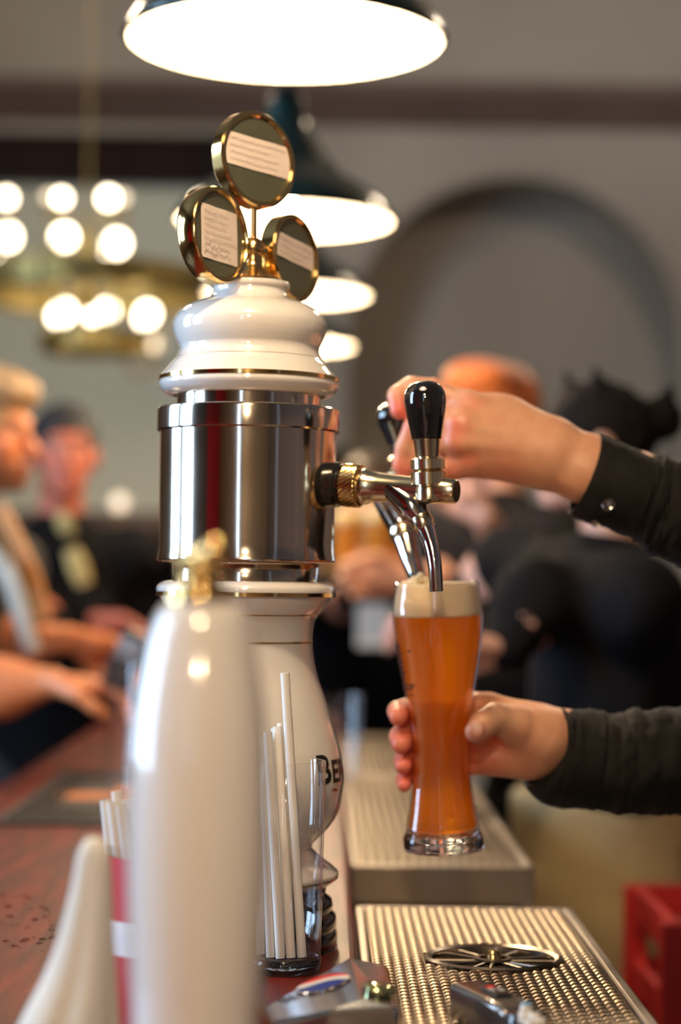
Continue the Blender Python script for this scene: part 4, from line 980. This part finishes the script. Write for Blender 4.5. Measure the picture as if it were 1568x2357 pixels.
# trunk, neck and head stand just outside the frame
bx = Vector((.80, 1.93, 0))
def head_groups(H, f, s=1.0):
    sd = Zv.cross(f).normalized(); m = Matrix((sd, f, Zv)).transposed()
    def q(a, b, c): return H + (sd * a + f * b + Zv * c) * s
    return [(.02, [ell(q(0, -.012, .028), (.076 * s, .096 * s, .086 * s), m), ell(q(0, .028, -.045), (.054 * s, .062 * s, .062 * s), m), ell(q(0, .072, -.088), (.020 * s, .018 * s, .016 * s)), ell(q(.036, .055, -.018), (.024 * s, .022 * s, .022 * s)), ell(q(-.036, .055, -.018), (.024 * s, .022 * s, .022 * s)),
                   cap(q(-.03, .078, .030), q(.03, .078, .030), .012 * s), cap(q(0, -.03, -.06), q(0, -.045, -.17), .052 * s, .056 * s)]),
            (.008, [cap(q(0, .088, .015), q(0, .110, -.026), .008 * s, .0135 * s), ell(q(.013, .098, -.030), (.008 * s, .008 * s, .007 * s)), ell(q(-.013, .098, -.030), (.008 * s, .008 * s, .007 * s)), ell(q(0, .090, -.054), (.024 * s, .010 * s, .006 * s), m), ell(q(0, .088, -.064), (.021 * s, .010 * s, .007 * s), m)]),
            (.004, [ell(q(.078, -.008, -.004), (.009 * s, .020 * s, .031 * s), m), ell(q(-.078, -.008, -.004), (.009 * s, .020 * s, .031 * s), m)])], q
def head_sub(q, s=1.0): return [ell(q(.031, .098, .012), (.017 * s, .016 * s, .011 * s)), ell(q(-.031, .098, .012), (.017 * s, .016 * s, .011 * s))]
def head_spots(q, skin, s=1.0, beard=None, lips=(.50, .10, .09)):
    sp = [(q(.031, .084, .012), .011 * s, (.75, .72, .68), 1), (q(-.031, .084, .012), .011 * s, (.75, .72, .68), 1), (q(.031, .092, .012), .006 * s, (.02, .015, .01), 1.2), (q(-.031, .092, .012), .006 * s, (.02, .015, .01), 1.2),
          (q(.031, .09, .034), .013 * s, (.09, .045, .03), .7), (q(-.031, .09, .034), .013 * s, (.09, .045, .03), .7), (q(.012, .098, -.059), .013 * s, lips, .9), (q(-.012, .098, -.059), .013 * s, lips, .9), (q(.045, .06, -.02), .03 * s, RED, .35), (q(-.045, .06, -.02), .03 * s, RED, .35), (q(0, .11, -.025), .016 * s, RED, .35)]
    if beard: sp += [(q(0, .07, -.095), .05 * s, beard, .9), (q(.04, .04, -.07), .04 * s, beard, .9), (q(-.04, .04, -.07), .04 * s, beard, .9)]
    return sp
def hair_mesh(name, q, s, f, m, par, style='short', jit=.004):
    sd = Zv.cross(f).normalized(); mm = Matrix((sd, f, Zv)).transposed()
    g = [ell(q(0, -.020, .036), (.084 * s, .104 * s, .093 * s), mm)]; sub = [ell(q(0, .105, -.035), (.075 * s, .075 * s, .085 * s), mm), ell(q(0, .02, -.12), (.1 * s, .09 * s, .075 * s), mm), ell(q(.09, .01, -.03), (.03 * s, .035 * s, .05 * s)), ell(q(-.09, .01, -.03), (.03 * s, .035 * s, .05 * s))]
    if style == 'long': g += [cap(q(.05, -.04, .0), q(.075, -.05, -.20), .04 * s, .028 * s), cap(q(-.05, -.04, .0), q(-.075, -.05, -.20), .04 * s, .028 * s), cap(q(0, -.07, 0), q(0, -.09, -.22), .05 * s, .04 * s)]; sub = sub[:1]
    if style == 'volume': g += [ell(q(0, .02, .09), (.085 * s, .09 * s, .05 * s), mm), ell(q(0, -.06, .05), (.085 * s, .07 * s, .08 * s), mm)]
    if style == 'tied': g += [ell(q(0, -.13, .06), (.045 * s, .045 * s, .04 * s)), cap(q(0, -.13, .07), q(0, -.15, .12), .02 * s, .008 * s), cap(q(.02, -.02, .11), q(.03, .0, .15), .014 * s, .005 * s), cap(q(-.02, .03, .11), q(-.02, .04, .145), .012 * s, .005 * s)]
    V, F = sdf([(.02, g)], .0045, sub=sub, ksub=.012)
    n = np.array([noise.noise(Vector(v) * 55) * 1.0 + noise.noise(Vector((v[0] * 25, v[1] * 25, v[2] * 8))) for v in V]); c = np.array(q(0, -.01, .02)); d = V - c; d /= np.linalg.norm(d, axis=1)[:, None]
    return mk(name, V + d * (n * jit)[:, None], F.tolist(), m, par, sharp=0)
def trunk(H, f, hip, lean_feet=None, sh=.19, depth=.105):
    """returns body groups and anchor points; H head centre, f facing, hip = xy of the pelvis"""
    sd = Zv.cross(f).normalized(); hz = H.z * .545; NB = H - Zv * .17 - f * .03; SH = H - Zv * .24 - f * .035; HP = Vector((hip[0], hip[1], hz + .02)); WA = SH.lerp(HP, .62); CH = SH.lerp(HP, .28)
    m = Matrix((sd, f, Zv)).transposed()
    g = [ell(CH, (.165, depth + .012, .20), m), ell(WA, (.140, depth, .19), m), ell(HP, (.165, depth + .012, .13), m), cap(SH - sd * sh * .8, SH + sd * sh * .8, .055), cap(NB, SH + Zv * .02, .055, .07)]
    feet = []
    for k in (-1, 1):
        a = HP + sd * .085 * k - Zv * .04; kn_ = Vector((a.x, a.y, hz * .53)) + f * .025; ft = Vector((a.x, a.y, .09)) - f * .01; feet.append((a, kn_, ft)); 
    return g, dict(sd=sd, SH=SH, HP=HP, WA=WA, CH=CH, NB=NB, legs=feet, m=m, sh=sh, f=f)
def arm_caps(S_, E, W_, r=(.048, .040, .026)): return [cap(S_, E, r[0], r[1]), cap(E, E.lerp(W_, .35), r[1], .041), cap(E.lerp(W_, .3), W_, .041, r[2])]
def person(name, label, cat_group, H, f, hip, arms, shirt, trousers, hairm, skin=SK, style='short', beard=None, s=1.0, sleeve=1.0, tintsk=None, extras=None, sh=.19, waist=None):
    H = Vector(H); f = Vector(f).normalized(); hg, q = head_groups(H, f, s); tg, A = trunk(H, f, hip, sh=sh)
    root = empty(name, (A['HP'].x, A['HP'].y, 0), label, 'person')
    body = list(tg)
    for a, k_, ft in A['legs']: body += [cap(a, k_, .078, .052), cap(k_, ft, .052, .036), cap(ft - Zv * .05, ft - Zv * .055 + f * .15, .036, .030)]
    ac = []; hm = []
    for k, E, W_, fd, pn, cu in arms:
        S_ = A['SH'] + A['sd'] * sh * k; E = Vector(E); W_ = Vector(W_); c_ = arm_caps(S_, E, W_); ac.append((S_, E, W_)); body += c_
        side = 1 if k > 0 else -1
        hg2 = hand(W_, fd, pn, side, curl=cu); v, fc_ = sdf([(.02, [cap(E.lerp(W_, .4), W_, .036, .024)])] + hg2, .0032)
        hm.append((v, fc_, paint(v, skin, [(W_ + Vector(fd).normalized() * .16, .05, RED, .35)])))
    V, F = sdf([(.05, body)], .009, kg=.03); V2, F2 = sdf(hg, .0042, sub=head_sub(q, s), kg=.012, ksub=.006)
    parts = [(V, F, paint(V, skin, [])), (V2, F2, paint(V2, skin, head_spots(q, skin, s, beard)))] + hm
    V, F, T = merge(parts); mk('body', V, F.tolist(), m_skin, root, tint=T, sharp=0)
    # clothes follow the trunk
    o = .014; m = A['m']
    sg_ = [ell(p[1], tuple(x + o for x in p[2]), p[3]) if p[0] == 'e' else cap(p[1], p[2], p[3] + o, p[4] + o) for p in tg[:4]]
    for (S_, E, W_) in ac:
        e2 = E.lerp(W_, .86) if sleeve >= 1 else E.lerp(W_, .15)
        sg_ += [cap(S_, E, .064, .056)]
        if sleeve >= 1: sg_ += [cap(E, e2, .056, .040)]
        elif sleeve > .5: sg_ += [cap(E, e2, .056, .052)]
    cut = [ell(H + Zv * .02, (.075, .085, .135), m)]; sg_ += [cap(A['NB'] - Zv * .02, A['SH'], .068, .09)]
    V, F = sdf([(.05, sg_)], .009, kg=.02, sub=cut + [('p', A['HP'] - Zv * .12 if not waist else Vector((0, 0, waist - .02)), Vector((0, 0, -1)))], ksub=.01)
    V = wrinkle(V, .0045, 14); mk('shirt', V, F.tolist(), shirt, root, sharp=0)
    lg = [ell(A['HP'] - Zv * .01, (.178, .128, .135), m)] + ([cap(A['HP'], A['HP'] + Zv * (waist + .06 - A["HP"].z), .172, .17)] if waist else [])
    for a, k_, ft in A['legs']: lg += [cap(a, k_, .096, .072), cap(k_, ft, .072, .062)]
    V, F = sdf([(.035, lg)], .009, kg=.02, sub=[('p', A['HP'] + Zv * .07 if not waist else Vector((0, 0, waist)), Vector((0, 0, 1)))], ksub=.01)
    V = wrinkle(V, .006, 11); mk('trousers', V, F.tolist(), trousers, root, sharp=0)
    for a, k_, ft in A['legs']:
        V, F = sdf([(.02, [cap(ft - Zv * .045 - f * .03, ft - Zv * .05 + f * .15, .045, .038)])], .008, sub=[('p', Vector((0, 0, .002)), Vector((0, 0, -1)))]); mk('shoe', V, F.tolist(), m_black, root, sharp=0)
    if hairm: hair_mesh('hair', q, s, f, hairm, root, style)
    return root, q, A
def wrinkle(V, amp, fr):
    o = np.array([noise.noise_vector(Vector((v[0] * fr, v[1] * fr, v[2] * fr * .45)))[:] for v in V]); o2 = np.array([noise.noise_vector(Vector(v) * fr * 2.7)[:] for v in V]); return V + o * amp + o2 * amp * .35

m_shirt = mat('black_shirt_cloth', (.0050, .0045, .0040), .8, bump=.5, scale=500, detail=2, **{'Sheen Weight': .06, 'Sheen Roughness': .4, 'IOR': 1.3})
m_thread = mat('button_horn', (.03, .026, .024), .12, **{'Coat Weight': 1})
m_jeans = mat('dark_trousers', (.010, .012, .018), .85)
# main bartender
Hm = Vector((.70, 1.93, 1.70)); fm = Vector((-1, 0, 0)); hg, q = head_groups(Hm, fm); tg, A = trunk(Hm, fm, (.84, 1.93), sh=.20)
bt = empty('bartender', (.84, 1.93, 0), 'person in black shirt pulling the tap lever and holding the tall beer glass', 'person')
SL = A['SH'] + A['sd'] * .2; SR = A['SH'] - A['sd'] * .2
if SL.y > SR.y: SL, SR = SR, SL
EL = P(1640, 1190, 1.90) + Vector((.09, 0, -.02)); ER = P(1660, 1770, 1.93) + Vector((.12, .06, .0))
WLh = P(1450, 1118, 1.885); WRh = P(1410, 1735, 1.87)
body = list(tg)
for a, k_, ft in A['legs']: body += [cap(a, k_, .08, .054), cap(k_, ft, .054, .038), cap(ft - Zv * .05, ft - Zv * .055 + fm * .15, .036, .03)]
body += [cap(SL, EL, .05, .042), cap(EL, WLh, .042, .032), cap(SR, ER, .05, .042), cap(ER, WRh, .042, .034)]
V, F = sdf([(.04, body)], .009, kg=.03); V2, F2 = sdf(hg, .005, sub=head_sub(q), kg=.012)
V, F, T = merge([(V, F, paint(V, SK, [])), (V2, F2, paint(V2, SK, head_spots(q, SK))), LH, RH]); mk('body', V, F.tolist(), m_skin, bt, tint=T, sharp=0)
hair_mesh('hair', q, 1, fm, m_hair, bt)
sg_ = [ell(p[1], tuple(x + .015 for x in p[2]), p[3]) if p[0] == 'e' else cap(p[1], p[2], p[3] + .014, p[4] + .014) for p in tg[:4]] + [cap(SL, EL, .068, .060), cap(SR, ER, .068, .062), cap(ER, ER.lerp(WRh, .35), .062, .052), cap(EL, EL.lerp(WLh, .3), .058, .046)]
V, F = sdf([(.05, sg_)], .008, kg=.02, sub=[ell(Hm, (.1, .085, .15)), ('p', A['HP'] - Zv * .12, Vector((0, 0, -1)))], ksub=.01)
mk('shirt', wrinkle(V, .005, 14), F.tolist(), m_shirt, bt, sharp=0)
lg = [ell(A['HP'] - Zv * .01, (.128, .178, .135))]
for a, k_, ft in A['legs']: lg += [cap(a, k_, .096, .075), cap(k_, ft, .075, .065)]
V, F = sdf([(.035, lg)], .009, kg=.02, sub=[('p', A['HP'] + Zv * .07, Vector((0, 0, 1)))]); mk('trousers', wrinkle(V, .006, 11), F.tolist(), m_jeans, bt, sharp=0)
for a, k_, ft in A['legs']:
    V, F = sdf([(.02, [cap(ft - Zv * .045 - fm * .03, ft - Zv * .05 + fm * .15, .045, .038)])], .008, sub=[('p', Vector((0, 0, .002)), Vector((0, 0, -1)))]); mk('shoe', V, F.tolist(), m_black, bt, sharp=0)
def sleeve_loft(name, secs, thick, amp, seed, m, par, n=96, sub=10, foldk=3.0, rim=0.0):
    """secs: (top pixel, bottom pixel, depth, half depth); a cloth tube with long folds"""
    S_ = []
    for (tx, ty), (bx_, by_), d, hy in secs: a = P(tx, ty, d); b = P(bx_, by_, d); S_.append(tuple(a) + tuple(b) + (hy,))
    S_ = [np.array(x) for x in spline(S_, sub)]; V = []; F = []; K = len(S_)
    for k, s_ in enumerate(S_):
        a = Vector(s_[:3]); b = Vector(s_[3:6]); c = (a + b) / 2; v = (a - b) / 2; hy = s_[6]; y = Vector((0, 1, 0))
        for i in range(n):
            an = 2 * math.pi * i / n; e = math.cos(an); g = math.sin(an)
            p = c + v * e + y * hy * g; nr = (v.normalized() * e + y * g)
            u = k / K; env = min(1, u * 5)
            w = noise.noise(Vector((u * foldk * 2.2 + seed, math.cos(an) * 1.6, math.sin(an) * 1.6))) * amp + (abs(noise.noise(Vector((u * foldk * 5 + seed + math.cos(an) * 1.2, math.cos(an) * 2.2 + 5, math.sin(an) * 2.2)))) - .2) * amp * .9
            V.append(p + nr * w * env + Vector((rim * max(0, -g) ** 1.5 * max(0, 1 - u * 1.6), 0, 0)))
    for k in range(K - 1):
        for i in range(n): F.append((k * n + i, k * n + (i + 1) % n, (k + 1) * n + (i + 1) % n, (k + 1) * n + i))
    o = mk(name, V, F, m, par, sharp=0); md = o.modifiers.new('cloth', 'SOLIDIFY'); md.thickness = thick; md.offset = -1; return o
# left arm: cuff with button, then sleeve
cuffL = sleeve_loft('cuff', [((1378, 1004), (1313, 1178), 1.885, .036), ((1405, 1014), (1345, 1196), 1.885, .038), ((1450, 1033), (1400, 1213), 1.885, .041), ((1506, 1058), (1462, 1232), 1.885, .043)], .0022, .0012, 3, m_shirt, bt, sub=8, rim=.004)
sleeve_loft('sleeve', [((1498, 1058), (1455, 1228), 1.886, .041), ((1520, 1050), (1475, 1246), 1.887, .047), ((1550, 1066), (1505, 1266), 1.889, .050), ((1600, 1076), (1560, 1300), 1.894, .055), ((1680, 1095), (1650, 1335), 1.90, .060), ((1780, 1100), (1760, 1350), 1.91, .064)], .002, .006, 8, m_shirt, bt, foldk=4)
bc = P(1399, 1163, 1.852) - Vector((0, .0065, 0)); bn = Vector((-.15, -1, .18)).normalized()
MB().lathe([(.0062, -.001), (.0062, .0006), (.0054, .0014), (.0044, .0008), (0, .0006)], bc, 36, axis=bn).build('button', m_thread, cuffL)
bc = P(1372, 1206, 1.866); MB().lathe([(.005, -.001), (.005, .0006), (.0042, .0012), (0, .0006)], bc, 30, axis=Vector((-.2, -.5, -.9)).normalized()).build('button', m_tapc, cuffL)
# stitched edge of the cuff
# right arm
cuffR = sleeve_loft('cuff', [((1278, 1633), (1212, 1806), 1.865, .038), ((1300, 1637), (1245, 1842), 1.865, .042), ((1340, 1640), (1300, 1856), 1.868, .045), ((1390, 1644), (1365, 1860), 1.87, .047)], .0022, .0025, 11, m_shirt, bt, sub=8, rim=.020)
sleeve_loft('sleeve', [((1382, 1645), (1358, 1858), 1.87, .045), ((1430, 1650), (1415, 1868), 1.872, .050), ((1480, 1642), (1480, 1870), 1.876, .053), ((1550, 1636), (1560, 1872), 1.882, .056), ((1640, 1640), (1660, 1890), 1.90, .060), ((1780, 1640), (1790, 1900), 1.93, .066)], .002, .006, 21, m_shirt, bt, foldk=4)

# ---- second bartender: dark tied hair, dark shirt, khaki trousers ----
m_greyshirt = mat('charcoal_shirt', (.014, .013, .013), .9, IOR=1.2); m_navy = mat('navy_black_cloth', (.0045, .0045, .006), .9, IOR=1.2)
m_khaki = mat('khaki_cloth', (.38, .28, .14), .9, col2=(.28, .20, .10), scale=6, bump=.3)
H2 = P(1372, 1040, 3.2) + Vector((-.01, 0, .0))
person('bartender', 'person with dark tied-up hair, dark shirt and khaki trousers behind the service counter', None, H2, (-1, -.1, 0), (.475, 3.25),
       [(-1, P(1230, 1380, 3.05), P(1165, 1500, 3.0), (-.8, -.1, .1), (0, -.4, -1), .9), (1, P(1180, 1300, 3.35), P(1060, 1370, 3.4), (-1, 0, -.3), (0, .1, -1), .6)],
       m_navy, m_khaki, m_hair, style='tied', skin=(.58, .33, .25), sh=.185, s=.88, waist=1.10)
# ---- redhead bartender further along ----
m_red = mat('red_hair', (.62, .15, .02), .5, bump=.5, scale=40, stretch=(1, 1, .2), **{'Sheen Weight': .3})
H3 = P(1125, 972, 4.1) 
person('bartender', 'person with bright ginger hair and dark shirt, seen behind the hand on the lever', None, H3, (-.75, -.65, 0), (.50, 4.30),
       [(-1, P(1200, 1330, 4.0), P(1115, 1190, 3.75), (-.5, 0, .8), (-.7, -.5, 0), .8), (1, P(1060, 1360, 4.2), P(930, 1330, 4.0), (-1, 0, .0), (0, -1, -.2), .9)],
       m_greyshirt, m_navy, m_red, style='volume', skin=(.70, .36, .24), s=.92, sh=.18, sleeve=.7)
# ---- guests on the left of the bar, warm lighting put into their skin colour ----
m_blond = mat('blond_hair', (.50, .33, .18), .5, bump=.5, scale=40, stretch=(1, 1, .2))
m_pat = mat('patterned_cloth', (.012, .011, .011), .8, col2=(.03, .028, .026), scale=20)
H4 = P(-38, 1010, 3.7)
pw_, q4, A4 = person('guest', 'blond short-haired person at the left edge, bare forearms stretched over the bar', None, H4, (.95, -.3, 0), (-.92, 3.75),
       [(-1, P(-60, 1590, 3.35), P(120, 1570, 3.3), (1, 0, -.12), (0, -.2, -1), .55), (1, P(-20, 1480, 3.75), P(165, 1470, 3.65), (1, -.1, -.25), (0, -.5, -.8), .6)],
       m_pat, m_jeans, m_blond, style='volume', skin=(.78, .27, .11), s=.95, sleeve=.7, sh=.19, beard=(.10, .05, .03))
m_trim = mat('pale_trim', (.50, .45, .38), .8, col2=(.36, .32, .27), scale=40); m_tan = mat('tan_leather', (.50, .20, .05), .5)
pts = [P(-30, 1270, 3.50), P(20, 1330, 3.45), P(50, 1420, 3.42), P(75, 1500, 3.42)]
MB().tube([tuple(p) for p in spline([tuple(p) for p in pts], 6)], .022, 12, flat=(1, .5)).build('sleeve_trim', m_trim, pw_)
pts = [P(0, 1180, 3.62), P(45, 1270, 3.56), P(80, 1350, 3.52), P(100, 1430, 3.5)]
MB().tube([tuple(p) for p in spline([tuple(p) for p in pts], 6)], .024, 12, flat=(1, .5)).build('scarf', m_tan, pw_)
H5 = P(146, 1048, 4.8)
pm, q5, A5 = person('guest', 'smiling person in a black jacket with short dark hair, standing behind the blond guest', None, H5, (.25, -.97, 0), (-.66, 4.95),
       [(-1, P(60, 1400, 4.75), P(150, 1470, 4.6), (1, 0, .0), (0, -.3, -1), .6), (1, P(185, 1390, 4.9), P(215, 1430, 4.75), (1, -.2, -.05), (0, -.5, -1), .5)],
       m_navy, m_jeans, mat('hair_grey_black', (.012, .013, .018), .7), style='short', skin=(.66, .20, .12), sh=.19)
m_tie = mat('gold_cloth', (.55, .42, .16), .6)
for a, b in (((138, 1185), (160, 1228)), ((165, 1265), (195, 1345))):
    MB().tube([P(a[0], a[1], 4.62), P((a[0] + b[0]) / 2, (a[1] + b[1]) / 2, 4.61), P(b[0], b[1], 4.62)], [.018, .024, .018], 12, flat=(1, .4)).build('lapel_badge', m_tie, pm)
# object passed between the hands
t = empty('card_reader', P(295, 1520, 3.25), 'small dark card reader held over the bar by the guests at the left', 'card reader')
bevel(MB().box(P(292, 1520, 3.25), (.05, .02, .10), Matrix.Rotation(R(25), 3, 'Y')).build('reader_case', m_black, t, smooth=False), .006, 3)
MB().box(P(292, 1505, 3.25) + Vector((.004, -.012, .008)), (.038, .003, .035), Matrix.Rotation(R(25), 3, 'Y')).build('screen', m_tapc, t, smooth=False)
# ---- guest at the end of the bar with beers ----
H6 = P(850, 1150, 5.6)
pe_, q6, A6 = person('guest', 'person in black behind the tap spouts, holding a tray of amber beers', None, H6, (-.2, -1, 0), (.10, 5.75),
       [(-1, P(770, 1400, 5.4), P(850, 1350, 5.1), (.3, -.4, .6), (0, -1, .1), .9), (1, P(960, 1390, 5.4), P(905, 1340, 5.1), (-.7, -.2, .3), (0, -1, .0), .8)],
       m_navy, m_jeans, mat('hair_brown', (.05, .025, .012), .5), skin=(.72, .36, .27), sh=.19)
m_amber = mat('amber_lager', (.85, .36, .03), .15, **{'Transmission Weight': .4, 'IOR': 1.33})
m_foam2 = mat('yellow_foam', (.95, .72, .30), .7)
for px, py, d, lab in ((868, 1300, 4.7, 'stout glass of amber beer with foam held beyond the tap spout'), (795, 1300, 4.9, 'glass of amber beer with foam just right of the chrome drum'), (905, 1310, 5.0, 'third glass of amber beer hidden behind the tap spout')):
    p = P(px, py, d); t = tumbler(p, .13, .042, lab, m_clear, m_amber, m_foam2, 'beer_mug', 'glass of beer', 'amber beers beyond the taps')
t = empty('serving_tray', P(850, 1306, 4.85), 'round wooden serving tray carried with amber beers beyond the taps', 'tray')
MB().lathe([(0, 0), (.15, 0), (.17, .004), (.175, .022), (.168, .022), (.163, .008), (0, .006)], P(850, 1306, 4.85) - Vector((0, 0, .012)), 48).build('tray_dish', mat('amber_wood', (.42, .20, .05), .4), t)
# pale towel hanging under it, pale bottles on the right, red crates low right
o = MB().box(P(862, 1440, 4.95), (.085, .012, .11)).build('waist_towel', m_cloth, pe_, smooth=False, label='small pale towel'); bevel(o, .005)
bcx = .62
t = empty('back_counter', (1.35, 4.5, 0), 'dark wooden back counter along the wall behind the bartenders', 'counter')
MB().b2((.86, 3.1, .0), (1.9, 6.4, 1.16)).build('cabinet_body', m_dark, t, smooth=False); MB().b2((.84, 3.08, 1.16), (1.92, 6.42, 1.2)).build('worktop', m_dark, t, smooth=False)
m_bw = mat('bottle_white', (.42, .42, .46), .35)
for px, d, s_, lab in ((1545, 5.2, 1.0, 'tall pale bottle on the back counter at the right edge'), (1505, 5.0, .72, 'shorter pale bottle on the back counter beside the tall one')):
    p = P(px, 1500, d); p.z = 1.2; t = empty('bottle', p, lab, 'bottle', None)
    MB().lathe([tuple(x) for x in spline([(.0, 0), (.045, .002), (.048, .02), (.048, .15), (.04, .19), (.018, .22), (.016, .25)], 5)], p, 28).build('bottle_body', m_bw, t)
    t.scale = (s_ * 1.2,) * 2 + (s_ * .95,); MB().lathe([(.018, .25), (.018, .275), (0, .277)], p, 20).build('bottle_cap', m_blackbase, t)
m_crate = mat('crate_red', (.42, .012, .012), .5)
def crate(c, z0, lab):
    t = empty('crate', (c[0], c[1], z0), lab, 'crate', 'red bottle crates'); w, d, h = .40, .30, .245; mb = MB()
    for sx in (-1, 1):
        for z_ in (0, .10, .20): mb.box((c[0] + sx * w / 2, c[1], z0 + z_ + .025), (.012, d, .045))
        for sy in (-1, 1): mb.box((c[0] + sx * w / 2, c[1] + sy * d / 2, z0 + h / 2), (.03, .03, h))
    for sy in (-1, 1):
        for z_ in (0, .10, .20): mb.box((c[0], c[1] + sy * d / 2, z0 + z_ + .025), (w, .012, .045))
    mb.box((c[0], c[1], z0 + .01), (w, d, .015)); mb.build('crate_frame', m_crate, t, smooth=False); return t
for i in range(4): crate((.64, 2.66), i * .255, ['lowest red plastic crate of the stack beside the service counter', 'red plastic crate second from the floor in the stack', 'red plastic crate just under the topmost one of the stack', 'topmost red plastic crate at the lower right edge'][i])
